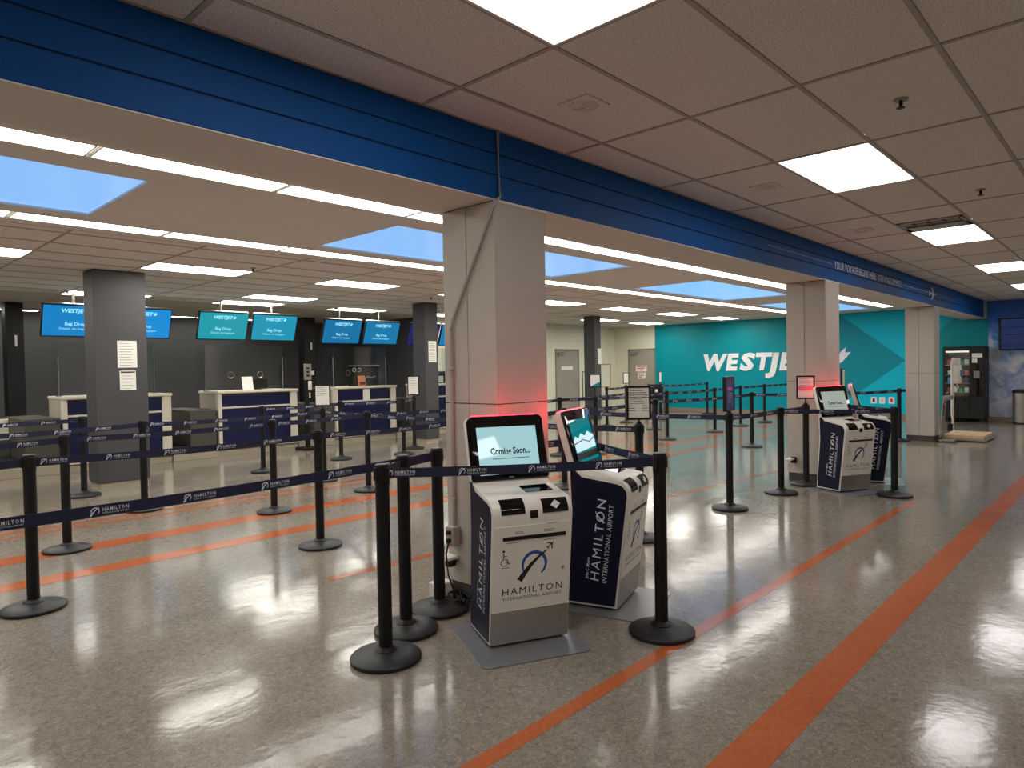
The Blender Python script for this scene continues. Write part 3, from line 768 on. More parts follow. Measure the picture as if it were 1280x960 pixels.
S('f786', 15.06, 10.03, 'far stanchion with a small sign in front of the door with red signs')
S('p744', 9.30, 6.81, 'stanchion with a small green-cornered sign left of the large poster')
S('p705', 8.77, 7.15, 'far stanchion left of the slim pillar near the cream wall')
S('p706', 6.40, 5.16, 'stanchion seen between the two near kiosks')
S('p758', 13.79, 9.75, 'far thin stanchion right of the slim pillar before the cream wall')
S('s908', 6.46, 3.08, 'stanchion carrying the tall purple sign in front of the teal wall')
S('s977', 7.59, 3.01, 'stanchion at the left corner of the farther kiosk group')
S('p1006', 8.37, 3.00, 'stanchion carrying the pink sign, against the middle beige column') if False else S('p1006', 8.30, 2.99, 'stanchion carrying the pink sign, against the middle beige column')
S('r1118', 8.17, 2.01, 'stanchion at the front right corner of the farther kiosk group')
S('p939', 11.65, 5.13, 'lone stanchion between the purple sign and the middle beige column')
S('p893', 13.83, 6.92, 'far stanchion just left of the tall purple sign')
S('p923', 15.5, 7.10, 'far stanchion just right of the tall purple sign')
S('p956', 16.79, 7.06, 'farthest stanchion left of the middle beige column, before the teal wall')
S('p1117', 14.0, 3.36, 'stanchion left of the farthest beige column')
S('p1095', 12.6, 3.9, 'stanchion with a thin edge-on sign behind the farther kiosks')
S('h1', 4.75, 5.08, 'stanchion behind the nearest beige column'); S('h2', 6.85, 6.92, 'stanchion behind the nearest beige column and kiosk')
S('e1', -.55, 3.12, 'stanchion beyond the left edge of the picture, nearest lane')
S('e2', -.9, 5.1, 'stanchion beyond the left edge, second lane'); S('e3', -.3, 6.35, 'stanchion beyond the left edge, third lane')
S('e4', .6, 7.8, 'stanchion beyond the left edge, fourth lane'); S('e5', .5, 9.75, 'stanchion beyond the left edge, fifth lane')
S('x1', 18.8, 7.05, 'stanchion behind the middle beige column by the teal wall'); S('x2', 18.9, 9.7, 'stanchion by the teal wall lettering')
belt('k3', 'e1', .03, first=.30); belt('k1', 'kr', .008, first=.10); belt('k2', 'k3', .0, first=.6); belt('k1', 'k2', .0, first=.6); belt('kr', 'kh', .006, first=.32); belt('kh', 'kr', 0, end=(3.355, 3.10), first=.30)
belt('L1', 'c400', .02, first=.14); belt('c400', 'h1', .015, first=.2); belt('h1', 'p706', .01); belt('p706', 'p816', .02); belt('p816', 'p939', .02); belt('e2', 'L1', .02)
belt('L2', 'p340', .015, first=.25); belt('p340', 'p461', .01); belt('p461', 'h2', .015); belt('h2', 'p705', .015); belt('p705', 'p744', 0, first=.25); belt('p744', 'p834', .02); belt('p834', 'p893', .015); belt('p893', 'p923', .01); belt('p923', 'p956', .01); belt('p956', 'x1', .01); belt('e3', 'L2', .015)
belt('s180', 'p402', .02); belt('p402', 'h1', .01); belt('e4', 's180', .02)
belt('e5', 'p97', .015); belt('p329', 'p424', .01); belt('p424', 'p504', .01); belt('p504', 'p518', .0); belt('p518', 'p758', .03) if False else None
belt('p758', 'f786', .01); belt('f786', 'f824', .01); belt('f824', 'x2', .02); belt('p817', 'f786', .01); belt('p744', 'p817', .03) if False else belt('p705', 'p817', .03)
belt('p706', 's908', .012, first=.25); belt('s908', 's977', .01); belt('s977', 'p1006', .004, first=.30); belt('s977', 'r1118', .006, first=.12)
belt('qr', 'h1', .01) if False else belt('qr', 'kh', .008, end=(4.72, 4.60), first=.14)
belt('p939', 'p1095', .01); belt('p1095', 'p1117', .01); belt('p1117', 'r1118', 0, end=(14.20, 3.30), first=.5)
belt('r1118', 'p1006', 0, end=(8.9, 2.78), first=.25)
def qr_extra(o, z, w, h, y):
    p = MB()
    for cx in (-.055, .055):
        for k in range(2):
            zz_ = z+.075+k*.11
            for r in range(3): p.add([(cx-.03, y, zz_+r*.02), (cx+.03-.01*r, y, zz_+r*.02), (cx+.03-.01*r, y, zz_+r*.02+.006), (cx-.03, y, zz_+r*.02+.006)], [(0, 1, 2, 3)])
    p.build('fine_print', 'print_grey', o, smooth=0)['kind'] = 'stuff'
def pur_extra(o, z, w, h, y):
    MB().box(-.075, .045, y-.001, y, z+h*.60, z+h*.69).build('pink_badge', 'pink_print', o, smooth=0)
    p = MB()
    for k in range(5): p.box(-.05, .06-.01*k, y-.001, y, z+h*(.50-.06*k), z+h*(.515-.06*k))
    p.build('sign_text', 'print_white', o, smooth=0)
def teal_corner(o, z, w, h, y):
    MB().prism([(-w/2+.02, z+.02), (w/2-.02, z+.02), (w/2-.02, z+.09)], 'y', y-.001, y).build('teal_corner', 'teal', o, smooth=0)
yawc = math.radians(-46)
sign_holder('qr', .205, .285, .035, math.radians(-50), 'large black-framed white poster on a stanchion right of the near kiosks', lines=7, extra=qr_extra)
sign_holder('s908', .28, .345, .02, math.radians(8), 'tall narrow purple sign with a pink badge in a black frame', 'purple_print', 0, pur_extra, .035)
M['pink_band'] = mat('pink_band', (225, 120, 140), .6)
def pink_extra(o, z, w, h, y):
    MB().box(-w/2+.02, w/2-.02, y-.0006, y-.0002, z+h*.36, z+h*.56).build('pink_band', 'pink_band', o, smooth=0)
sign_holder('p1006', .205, .28, .06, math.radians(-62), 'black-framed pinkish white sign against the middle beige column', lines=5, extra=pink_extra)
sign_holder('p402', .215, .29, .03, yawc, 'black-framed white sign between the second and third desks', lines=5)
sign_holder('p518', .235, .36, .03, math.radians(-62), 'black-framed white sign beside the slim charcoal pillar', lines=5)
sign_holder('p744', .195, .225, .15, yawc, 'white sign with a teal corner in front of the slim pillar', lines=0, extra=teal_corner)
sign_holder('f786', .165, .29, .05, math.radians(-30), 'small far white sign before the grey door with red signs', lines=0)
sign_holder('f824', .24, .30, .05, math.radians(14), 'thin far sign on the teal wall side by the wheelchair', lines=0)
sign_holder('p1095', .25, .37, .02, math.radians(6), 'tall thin edge-on sign behind the farther kiosks', 'paper', 0, None, .03)

# ------------------------------------------------------------------ kiosks
KW = .445
PROF = [(0, .02), (.085, .685), (.0865, .712), (.080, .738), (.064, .760), (.036, .778), (-.20, .812), (-.232, .828), (-.252, .852)]
def kiosk_proto(screen):
    HWk = KW/2
    yd = lambda d: -.17-d
    root = thing('kiosk', '', 'kiosk')
    out = PROF+[(-.300, .852), (-.288, .58), (-.335, .02)]
    MB().prism([(yd(d), z) for d, z in out], 'x', -HWk, HWk).build('body', 'kiosk_white', root, bevel=.006, seg=2)
    # inset navy side panels
    cx = sum(p[0] for p in out)/len(out); 
    def inset(poly, t):
        n = len(poly); res = []
        area = sum(poly[i][0]*poly[(i+1) % n][1]-poly[(i+1) % n][0]*poly[i][1] for i in range(n))
        sg = 1 if area > 0 else -1
        for i in range(n):
            a, b, c = Vector(poly[i-1]), Vector(poly[i]), Vector(poly[(i+1) % n])
            e1 = (b-a).normalized(); e2 = (c-b).normalized()
            n1 = Vector((-e1.y, e1.x))*sg; n2 = Vector((-e2.y, e2.x))*sg
            m = (n1+n2); k = m.length_squared
            res.append(tuple(b+m*(2*t/k if k > .2 else t)))
        return res
    simple = [(0, .02), (.085, .685), (.083, .722), (.060, .757), (.02, .775), (-.20, .806), (-.262, .862), (-.294, .862), (-.285, .58), (-.335, .02)]
    ins = inset(simple, .014)
    sides = []
    for s in (-1, 1):
        a, b = (s*HWk, s*(HWk+.004))
        sides.append(MB().prism([(yd(d), z) for d, z in ins], 'x', min(a, b), max(a, b)).build('side_panel', 'kiosk_navy', root, bevel=.0015))
    # front bands follow the front profile
    def at(t):
        acc = 0
        for i in range(len(PROF)-1):
            a, b = Vector(PROF[i]), Vector(PROF[i+1]); l = (b-a).length
            if t <= acc+l or i == len(PROF)-2:
                u = (t-acc)/l; p = a+(b-a)*u; e = (b-a).normalized(); return p, Vector((e.y, -e.x))
            acc += l
    def band(name, x0, x1, t0, t1, m, thick=.002, parent=None, n=8):
        b = MB(); vs = []; 
        for i in range(n+1):
            p, nn = at(t0+(t1-t0)*i/n)
            for x in (x0, x1):
                for h in (-.002, thick):
                    q = p+nn*h; vs.append((x, yd(q.x), q.y))
        fs = []
        for i in range(n):
            k = i*4; j = k+4
            fs += [(k+1, k+3, j+3, j+1), (k, j, j+2, k+2), (k, k+1, j+1, j), (k+2, j+2, j+3, k+3)]
        fs += [(0, 2, 3, 1), (n*4, n*4+1, n*4+3, n*4+2)]
        return b.add(vs, fs).build(name, m, parent or root, bevel=.001 if n == 1 else 0, smooth=40)
    band('kick_panel', -HWk+.004, HWk-.004, .0, .172, 'steel', .002, None, 1)
    fp = band('front_panel', -HWk+.006, HWk-.006, .176, .635, 'kiosk_white', .0025, None, 1)
    band('shadow_gap', -HWk+.006, HWk-.006, .172, .176, 'black', .001, None, 1)
    # windows over the shoulder
    cam_w = band('camera_window', -.175, -.045, .695, .785, 'black_gloss', .003)
    band('card_slot', -.018, .024, .668, .708, 'black_gloss', .003, None, 4)
    rd = band('card_reader', .052, .196, .690, .768, 'black_gloss', .003)
    band('passport_window', .015, .175, .875, .985, 'black_gloss', .003, None, 4)
    sl = band('printer_slot', -.165, .185, .560, .580, 'black', .006, None, 1)
    up = Vector((0, -.085, .665)).normalized()
    def onfront(x, t, off=.0032):
        p, nn = at(t); q = p+nn*off; return (x, yd(q.x), q.y)
    # printed marks on the front panel
    put(ARC, 'emblem_arc', 'print_blue', fp, onfront(.012, .420), (1, 0, 0), up, .155)
    put(SLASH, 'emblem_slash', 'print_black', fp, onfront(.012, .420, .0034), (1, 0, 0), up, .155)
    put(PLANE, 'emblem_plane', 'print_black', fp, onfront(.005, .425, .0034), (1, 0, 0), up, .160)
    put(TX['ham'], 'lettering', 'print_black', fp, onfront(-.165, .268), (1, 0, 0), up, fit_width(TX['ham'], .335), .052)
    put(TX['intl'], 'lettering', 'print_black', fp, onfront(-.165, .238), (1, 0, 0), up, fit_width(TX['intl'], .335), .024)
    wc = MB(); wc.ribbon(circle_pts(0, 0, .018, 100, 380, 16), .004).ribbon([(-.004, .05), (-.003, .018), (.016, .016), (.024, -.008), (.034, -.006)], .005)
    wc.add([(-.004+.007*math.cos(a*math.pi/5), .060+.007*math.sin(a*math.pi/5), 0) for a in range(10)], [tuple(range(10))]).ribbon([(-.003, .034), (.014, .034)], .004)
    put(wc.mesh('wheelchair_symbol'), 'wheelchair_symbol', 'print_black', fp, onfront(-.155, .445), (1, 0, 0), up)
    tl = MB()
    for (x, t, w) in ((-.172, .415, .045), (-.10, .600, .045), (.06, .600, .06), (-.15, .545, .07), (.06, .545, .07), (.075, .632, .06), (-.10, .592, .05), (.06, .590, .05)):
        a = Vector(onfront(x, t, .003)); tl.add([a, a+Vector((w, 0, 0)), a+Vector((w, 0, 0))+up*.0035, a+up*.0035], [(0, 1, 2, 3)])
    tl.build('instruction_print', 'print_grey', fp, smooth=0)
    a = MB().lathe([(.0075, 0), (.0075, .003), (.004, .004)], 12).mesh('lock'); put(a, 'lock', 'steel', fp, onfront(.175, .385), (1, 0, 0), up)
    # card picture inside the reader
    d = MB().add([(0, .024, 0), (.028, 0, 0), (0, -.024, 0), (-.028, 0, 0)], [(0, 1, 2, 3)]).mesh('card_picture')
    p, nn = at(.728); q = p+nn*.0052; put(d, 'card_picture', 'print_white', rd, (.125, yd(q.x), q.y), (1, 0, .1), (0, -(PROF[3][0]-PROF[2][0]), .02))
    # side lettering, reading upwards
    for s in (-1,):
        X = s*(HWk+.0046); zu = Vector((0, -.085*.9, .665)).normalized()
        put(TX['ham'], 'lettering', 'print_white', sides[0], (X, yd(-.110), .170), zu, (0, 1, .115), fit_width(TX['ham'], .49), .078)
        put(TX['intl'], 'lettering', 'print_white', sides[0], (X, yd(-.062), .165), zu, (0, 1, .115), fit_width(TX['intl'], .47), .040)
        put(SLASH, 'emblem_slash', 'print_white', sides[0], (X-.0004, yd(-.137)-.040, .563), zu, (0, 1, .115), .062)
        put(TX['munro'], 'lettering', 'print_white', sides[0], (X, yd(-.176), .185), zu, (0, 1, .115), fit_width(TX['munro'], .13), .026)
    # tilted screen head
    A = Vector((-.225, .838)); B = Vector((-.327, 1.190)); e = (B-A).normalized(); L = (B-A).length; nrm = Vector((e.y, -e.x))
    up3 = Vector((0, -e.x, e.y)); n3 = Vector((0, -nrm.x, nrm.y)); o3 = Vector((0, yd(A.x), A.y))
    def rounded(w, h, r, x0=0, y0=0, n=5):
        pts = []
        for cx_, cy_, a0 in ((w/2-r, h-r, 0), (-w/2+r, h-r, 90), (-w/2+r, r*.4, 180), (w/2-r, r*.4, 270)):
            rr = r if a0 < 180 else r*.4
            cxx = cx_ if a0 < 180 else math.copysign(w/2-rr, cx_)
            pts += [(x0+cxx+rr*math.cos(math.radians(a0+90*i/n)), y0+cy_+rr*math.sin(math.radians(a0+90*i/n))) for i in range(n+1)]
        return pts
    fr3 = frame(o3, (1, 0, 0), up3)                     # local z = outwards
    hs = MB().prism(rounded(KW+.016, L, .035), 'z', -.058, -.016).build('screen_shell', 'kiosk_white', root, bevel=.004); hs.matrix_local = fr3
    hd = MB().prism(rounded(KW+.012, L-.003, .034), 'z', -.016, 0).build('screen_bezel', 'black_gloss', root, bevel=.004, seg=2); hd.matrix_local = fr3
    lb = MB().box(-KW/2+.03, KW/2-.03, L-.001, L+.005, -.050, -.022).build('status_light', 'red_glow', root, bevel=.002); lb.matrix_local = fr3
    rl = MB().box(-KW/2+.06, KW/2-.03, L-.045, L-.012, -.0615, -.058).build('added_glow_strip', 'red_glow', root); rl.matrix_local = fr3  # second red strip, added to throw a tight glow onto the column behind
    sw, s0, s1 = KW*.80, .030, L-.068
    sc = MB().box(-sw/2, sw/2, s0, s1, -.004, .0008).build('screen', screen, root, smooth=0); sc.matrix_local = fr3
    MB().box(-.014, .014, .010, .016, .0002, .0008).build('maker_mark', 'print_grey', hd, smooth=0)
    # anchor plate
    pp = []
    for cx_, cy_, a0 in ((.27-.05, .25-.05, 0), (-.33+.05, .25-.05, 90), (-.33+.05, -.385+.05, 180), (.27-.05, -.385+.05, 270)):
        pp += [(cx_+.05*math.cos(math.radians(a0+18*i)), cy_+.05*math.sin(math.radians(a0+18*i))) for i in range(6)]
    MB().prism(pp, 'z', .0005, .007).build('anchor_plate', 'plate', root, bevel=.0015)
    MB().box(-HWk+.02, HWk-.02, -.14, .13, .005, .03).build('plinth', 'black', root, smooth=0)
    root['L'] = L
    return root, sc, fr3, (sw, s0, s1)
def kiosk(label, F, ang, screen, kind):
    root, sc, fr3, (sw, s0, s1) = kiosk_proto(screen)
    f = Vector((math.cos(math.radians(ang)), math.sin(math.radians(ang)), 0)); w = Vector((-f.y, f.x, 0))
    c = Vector((F[0], F[1], 0))+w*(KW/2)-f*.17
    root.location = c; root.rotation_euler = (0, 0, math.radians(ang+90)); tag(root, label, 'kiosk', 'check-in kiosks'); del root['L']
    h = s1-s0
    if kind == 'soon':
        put(TX['soon'], 'lettering', 'print_black', sc, (-sw*.30, s0+h*.42, .0016), (1, 0, 0), (0, 1, 0), fit_width(TX['soon'], sw*.66), .052)
        MB().box(-sw*.28, sw*.34, s0+h*.32, s0+h*.335, .0012, .0015).build('fine_print', 'print_grey', sc, smooth=0)
    else:
        MB().add([(x*sw, s0+y*h, .0014) for x, y in ((-.5, .52), (-.38, .62), (-.25, .55), (-.1, .66), (.08, .58), (.25, .68), (.5, .56), (.5, .28), (-.5, .24))], [tuple(range(9))]).build('snow_picture', emit('snow_print', (205, 235, 240), .8), sc, smooth=0)
        MB().ribbon([(-.18, s0+h*.44), (-.02, s0+h*.50), (.08, s0+h*.42), (.17, s0+h*.50)], .006, .0018).build('picture_line', 'print_black', sc, smooth=0)
        MB().box(-sw/2, sw/2, s0+h*.07, s0+h*.22, .0012, .0015).build('caption_bar', 'olive', sc, smooth=0)
        MB().box(-sw/2, sw/2, s0+h*.92, s0+h*.93, .0012, .0015).build('header_line', 'print_navy', sc, smooth=0)
    return root
M['screen_pale'] = emit('screen_pale', (158, 200, 204), .8, None, .03)
M['screen_pale2'] = emit('screen_pale_far', (175, 185, 175), .62, None, .03)
M['screen_teal'] = emit('screen_teal', (0, 122, 130), .8, None, .03)
kiosk('nearest kiosk with white front and large Coming Soon screen', (2.436, 2.479), -116.3, 'screen_pale', 'soon')
kiosk('kiosk turned right, showing its navy side and a teal screen, by the nearest column', (3.307, 2.289), -73, 'screen_teal', 'scene')
kiosk('farther kiosk with white front and small Coming Soon screen by the middle column', (7.985, 2.514), -116, 'screen_pale2', 'soon')
kiosk('farther kiosk turned right, half hidden behind the white-fronted one', (8.925, 2.30), -73, 'screen_teal', 'scene')

# ------------------------------------------------------------------ check-in desks
DY = 11.9
def desk(x0, x1, label, n):
    w = x1-x0; o = thing('check_in_desk', label, 'desk', (x0, DY, 0), 0, 'check-in desks')
    MB().box(0, w, .07, .80, .10, .80).build('cabinet', 'counter_side', o, bevel=.005)
    MB().box(-.01, w+.01, .05, .78, 0, .10).build('plinth', 'plinth', o)
    b = MB(); b.box(0, .06, 0, .12, .12, 1.11).box(w-.14, w, 0, .12, .12, 1.11).box(.06, w-.14, .02, .12, .84, .87).box(.06, w-.14, .02, .12, .12, .17)
    b.build('front_frame', 'counter', o, bevel=.004)
    MB().box(0, w, .12, .80, .80, 1.11).build('upper_cabinet', 'counter_side', o, bevel=.004)
    MB().box(-.01, w+.01, -.03, .82, 1.11, 1.155).build('ledge', 'counter', o, bevel=.008, seg=2)
    MB().box(.06, w-.14, .035, .06, .875, 1.075).build('upper_panel', 'counter_navy', o, bevel=.002)
    MB().box(.06, w-.14, .035, .06, .17, .835).build('lower_panel', 'counter_navy', o, bevel=.002)
    return o
desk(2.81, 4.36, 'leftmost check-in desk, partly behind the wide charcoal pillar', 0)
desk(5.15, 6.66, 'second check-in desk with navy panels below the teal screens', 1)
desk(7.50, 9.00, 'third check-in desk with a paper hanging on its front', 2)
desk(9.95, 11.45, 'check-in desk mostly hidden by the slim pillar and nearest column', 3) if False else desk(9.35+.55, 10.85, 'check-in desk mostly hidden by the slim pillar and nearest column', 3)
def conveyor(x0, x1, label):
    w = x1-x0; o = thing('bag_conveyor', label, 'conveyor', (x0, DY, 0), 0, 'baggage conveyors between desks')
    MB().box(0, w, .02, 1.5, 0, .14).build('plinth', 'plinth', o, bevel=.004)
    MB().box(.02, w-.02, .06, 1.5, .14, .24).build('belt_bed', 'black', o, bevel=.01)
    MB().box(w-.46, w-.01, .03, 1.4, .14, .84).build('side_guard', 'olive', o, bevel=.006)
    MB().box(.0, w-.47, 1.0, 1.06, .24, .82).build('back_panel', 'counter', o, bevel=.006)
    MB().box(.0, w-.47, .98, 1.0, .24, .50).build('lower_flap', 'olive', o, bevel=.004)
    MB().box(.0, w-.47, .05, .09, .14, .17).build('front_lip', 'steel', o, bevel=.004)
    return o
conveyor(1.35, 2.79, 'bag conveyor left of the first check-in desk'); conveyor(4.38, 5.13, 'bag conveyor between the first and second desks')
conveyor(6.69, 7.48, 'bag conveyor between the second and third desks'); conveyor(9.02, 9.88, 'bag conveyor right of the third desk')
conveyor(-.2, 1.3, 'bag conveyor cut by the left edge')
def shield(xa, xb, label, holes, y=12.05):
    o = thing('acrylic_shield', label, 'screen guard', (xa, y, 1.156), 0, 'acrylic shields on the desks'); w = xb-xa
    MB().box(0, w, 0, .008, .02, .82).build('pane', 'glass', o, smooth=0)
    MB().box(0, .008, 0, .40, .02, .82).build('wing_pane', 'glass', o, smooth=0); MB().box(w-.008, w, 0, .40, .02, .82).build('wing_pane', 'glass', o, smooth=0)
    for x in (.0, w): MB().tube([(x, 0, 0), (x, 0, .60)], .010, 8).build('support_rod', 'chrome', o)
    for x in (.0, w): MB().box(x-.03, x+.03, -.03, .03, 0, .012).build('foot', 'chrome', o)
    for x in holes: MB().tube([(x+.055*math.cos(k*math.pi/10), -.002, .28+.055*math.sin(k*math.pi/10)) for k in range(20)], .005, 5, True).build('speak_hole_rim', 'steel', o)
    return o
shield(2.80, 4.15, 'clear acrylic shield on the leftmost desk', (.42,)); shield(5.0, 6.45, 'clear acrylic shield on the second desk', (.45, 1.0)); shield(7.55, 8.85, 'clear acrylic shield on the third desk', (.35,)); shield(9.95, 10.8, 'clear acrylic shield on the desk by the slim pillar', (.4,))
def tent_card(x, y, z, w, h, label, m='paper'):
    o = thing('card_stand', label, 'card', (x, y, z)); a = MB().box(-w/2, w/2, -.004, .004, 0, h).build('card', m, o); a.rotation_euler = (-.2, 0, 0)
    MB().box(-w/2, w/2, -.03, .05, 0, .006).build('card_foot', m, o); return o
tent_card(5.72, 11.95, 1.156, .20, .25, 'blank white card standing on the second desk')
c = tent_card(8.18, 11.95, 1.156, .18, .22, 'small orange and brown picture card on the third desk', mat('orange_card', (206, 132, 96), .6))
MB().box(-.07, .07, -.007, -.0045, .03, .09).build('picture_patch', mat('brown_patch', (110, 50, 45), .6), c)
o = tag(MB().box(8.16, 8.33, DY+.008, DY+.011, .86, 1.10).build('paper_sheet', 'paper'), 'white paper hanging on the front of the third desk', 'paper')
o = thing('menu_board', 'black glossy board with white writing behind the third desk', 'sign', (8.25, 12.35, 1.156))
MB().box(-.10, .62, 0, .02, .05, .42).build('board', 'black_gloss', o, bevel=.004); MB().box(-.12, .64, -.005, .025, .42, .44).build('board_rail', 'steel', o); MB().box(-.1, .6, -.02, .06, 0, .05).build('board_foot', 'black', o)
for k in range(2): MB().tube([(.0+.13*k+.04*math.cos(q*math.pi/8), -.003, .34+.04*math.sin(q*math.pi/8)) for q in range(16)], .007, 5, True).build('round_mark', 'print_white', o)
sw_ = MB().ribbon([(.12, .16), (.2, .2), (.26, .15), (.34, .2), (.42, .17), (.55, .2)], .01).build('script_line', 'print_white', o); sw_.matrix_local = frame((0, -.004, 0), (1, 0, 0), (0, 0, 1))
def monitor(x, y, label):
    o = thing('monitor', label, 'monitor', (x, y, 1.156), 0, 'desk monitors')
    MB().box(-.24, .24, 0, .03, .02, .20).build('display', 'black_gloss', o, bevel=.006); MB().box(-.03, .03, .01, .05, 0, .03).build('stand_neck', 'black', o); MB().box(-.10, .10, -.05, .09, 0, .008).build('stand_foot', 'black', o)
monitor(3.75, 12.2, 'low dark monitor on the leftmost desk'); monitor(6.05, 12.35, 'low dark monitor behind the second desk ledge'); 
o = thing('ticket_printer', 'black ticket printer with white paper on the desk by the slim pillar', 'printer', (10.30, 12.2, 1.156))
MB().box(-.22, .30, -.1, .2, 0, .28).build('printer_body', 'black', o, bevel=.01); MB().box(-.14, .22, -.115, -.10, .02, .17).build('paper_tray', 'paper', o)
# hanging screens
def hanging_screen(x, label, m, logo=True, w=.92, h=.53, y=12.32, zt=2.585):
    o = thing('hanging_screen', label, 'screen', (x, y, zt), 0, 'hanging check-in screens'); tl = math.radians(20)
    up = Vector((0, -math.sin(tl), math.cos(tl))); fr = frame((0, 0, 0), (1, 0, 0), up)   # local y up the screen, z to the viewer
    def P(b, nm, mm, par=None, **k): q = b.build(nm, mm, par or o, **k); q.matrix_local = fr if par is None else Matrix(); return q
    P(MB().box(-w/2, w/2, -h, 0, -.05, 0), 'screen_case', 'black', bevel=.006)
    s = P(MB().box(-w/2+.018, w/2-.018, -h+.022, -.016, 0, .003), 'display', m, smooth=0)
    P(MB().box(-w/2+.02, w/2-.02, .0, .014, -.05, -.01), 'top_rail', 'steel', smooth=0)
    MB().tube([(0, .19, -.20), (0, .19, ZL-zt-.001)], .018, 10).build('hanger_pole', 'steel', o)
    MB().box(-.12, .12, .15, .23, -.30, -.16).build('hanger_bracket', 'black', o, bevel=.006)
    MB().box(-.08, .08, .13, .25, ZL-zt-.02, ZL-zt-.001).build('ceiling_plate', 'steel', o)
    if logo:
        put(TX['wj'], 'lettering', 'print_lit', s, (-.03, -.125, .0036), (1, 0, 0), (0, 1, 0), fit_width(TX['wj'], .36), .085)
        put(LEAF, 'leaf_mark', 'print_lit', s, (.165, -.125, .0036), (1, 0, 0), (0, 1, 0), .07)
        put(TX['bag'], 'lettering', 'print_lit', s, (0, -.335, .0036), (1, 0, 0), (0, 1, 0), fit_width(TX['bag'], .29), .075)
        put(TX['bag2'], 'lettering', 'print_lit', s, (0, -.405, .0036), (1, 0, 0), (0, 1, 0), fit_width(TX['bag2'], .44), .050)
M['print_lit'] = emit('screen_lettering', (150, 225, 245), .9)
for i, (x, c, lab, lg) in enumerate((
    (3.14, (0, 128, 196), 'blue hanging screen at the far left, right side hidden by the wide pillar', True), (4.12, (0, 138, 214), 'blue hanging screen emerging right of the wide pillar', True),
    (5.50, (0, 152, 168), 'teal-green hanging screen, left of the pair over the second desk', True), (6.50, (0, 146, 178), 'teal-blue hanging screen, right of the pair over the second desk', True),
    (8.02, (0, 112, 164), 'blue hanging screen, left of the pair over the third desk', True), (9.03, (0, 118, 170), 'blue hanging screen, right of the pair over the third desk', True),
    (10.22, (16, 22, 98), 'plain navy hanging screen behind the slim pillar', False), (11.20, (0, 120, 185), 'hanging screen mostly hidden by the nearest beige column', True))):
    hanging_screen(x, lab, emit('display_%d' % i, c, .78, None, .5), lg, zt=2.585 if i < 4 else 2.55)
# phone pole by the desks
o = thing('phone_stand', 'black pole with a grey keypad and handset between the second and third desks', 'phone', (6.70, 11.62, 0))
MB().box(-.16, .16, -.2, .2, 0, .05).build('stand_base', 'black', o, bevel=.01); MB().box(-.04, .04, -.03, .03, .05, 1.58).build('pole', 'black', o, bevel=.005)
MB().box(-.075, .075, -.06, -.03, 1.32, 1.62).build('keypad', 'steel', o, bevel=.006)
for r in range(3): MB().box(-.03, .03, -.064, -.06, 1.38+.07*r, 1.42+.07*r).build('keypad_window', 'print_black', o)
MB().box(.0, .075, -.08, -.04, 1.12, 1.30).build('handset', 'trim_white', o, bevel=.02, seg=2); MB().box(.03, .06, -.036, -.03, .98, 1.08).build('label_strip', 'paper', o)
MB().tube([(.0, -.05, 1.16), (-.06, -.06, 1.10), (-.07, -.06, 1.18), (-.03, -.05, 1.22)], .008, 6).build('cord', 'black', o)
tag(MB().box(8.70, 8.86, 14.99, 14.998, 1.40, 1.50).build('label_plate', 'paper'), 'small white plate on the black pillar behind the third desk', 'plate')
tag(MB().box(2.79, 2.825, 14.79, 14.798, 2.02, 2.22).build('label_plate', 'paper'), 'small pale vertical plate on the black pillar at the left edge', 'plate')
tag(MB().box(8.78, 8.82, 14.985, 14.998, 2.02, 2.20).build('label_plate', 'paper'), 'small pale vertical plate high on the black pillar behind the screens', 'plate')

# ------------------------------------------------------------------ far end: vending machine, scale, bin, television, wheelchair
o = thing('vending_machine', 'tall black vending machine against the teal wall', 'vending machine', (19.0, 3.20, 0), math.radians(-90))
# local: x -> -Y (viewer's right), y -> +X (into the machine)
b = MB(); b.box(-.42, .42, .40, .55, .10, 1.80).box(-.42, -.38, 0, .40, .10, 1.80).box(.12, .42, 0, .40, .10, 1.80).box(-.38, .12, 0, .40, 1.72, 1.80).box(-.38, .12, 0, .40, .10, .62)
b.build('cabinet', 'black', o, bevel=.006)
for x in (-.36, .36): MB().box(x-.04, x+.04, .05, .5, 0, .10).build('foot', 'black', o)
for z in (.70, .92, 1.12, 1.36): MB().box(-.38, .12, .05, .40, z, z+.012).build('shelf', 'steel', o)
MB().box(-.38, .12, .0, .008, .62, 1.72).build('glass_front', 'glass', o, smooth=0)
MB().box(-.34, .06, -.006, .0, .50, .58).build('delivery_flap', 'black_gloss', o); MB().box(.16, .38, -.008, 0, .62, 1.40).build('control_panel', 'black_gloss', o, bevel=.002)
for z in (1.40, 1.52): MB().box(.17, .17+.10+(.10 if z > 1.5 else 0), -.010, 0, z+.01, z+.11).build('price_sticker', 'paper', o)
MB().box(.2, .32, -.014, -.008, 1.05, 1.22).build('keypad', 'print_grey', o)
lt = MB().box(-.36, .10, .02, .05, 1.66, 1.70).build('case_lamp', emit('case_lamp', (255, 245, 235), .8), o)
cols = [(190, 60, 55), (225, 225, 215), (60, 150, 90), (210, 210, 205), (90, 160, 210), (230, 220, 180), (150, 40, 60), (70, 70, 80), (230, 230, 230), (180, 90, 40), (60, 120, 190), (210, 70, 80)]
k = 0
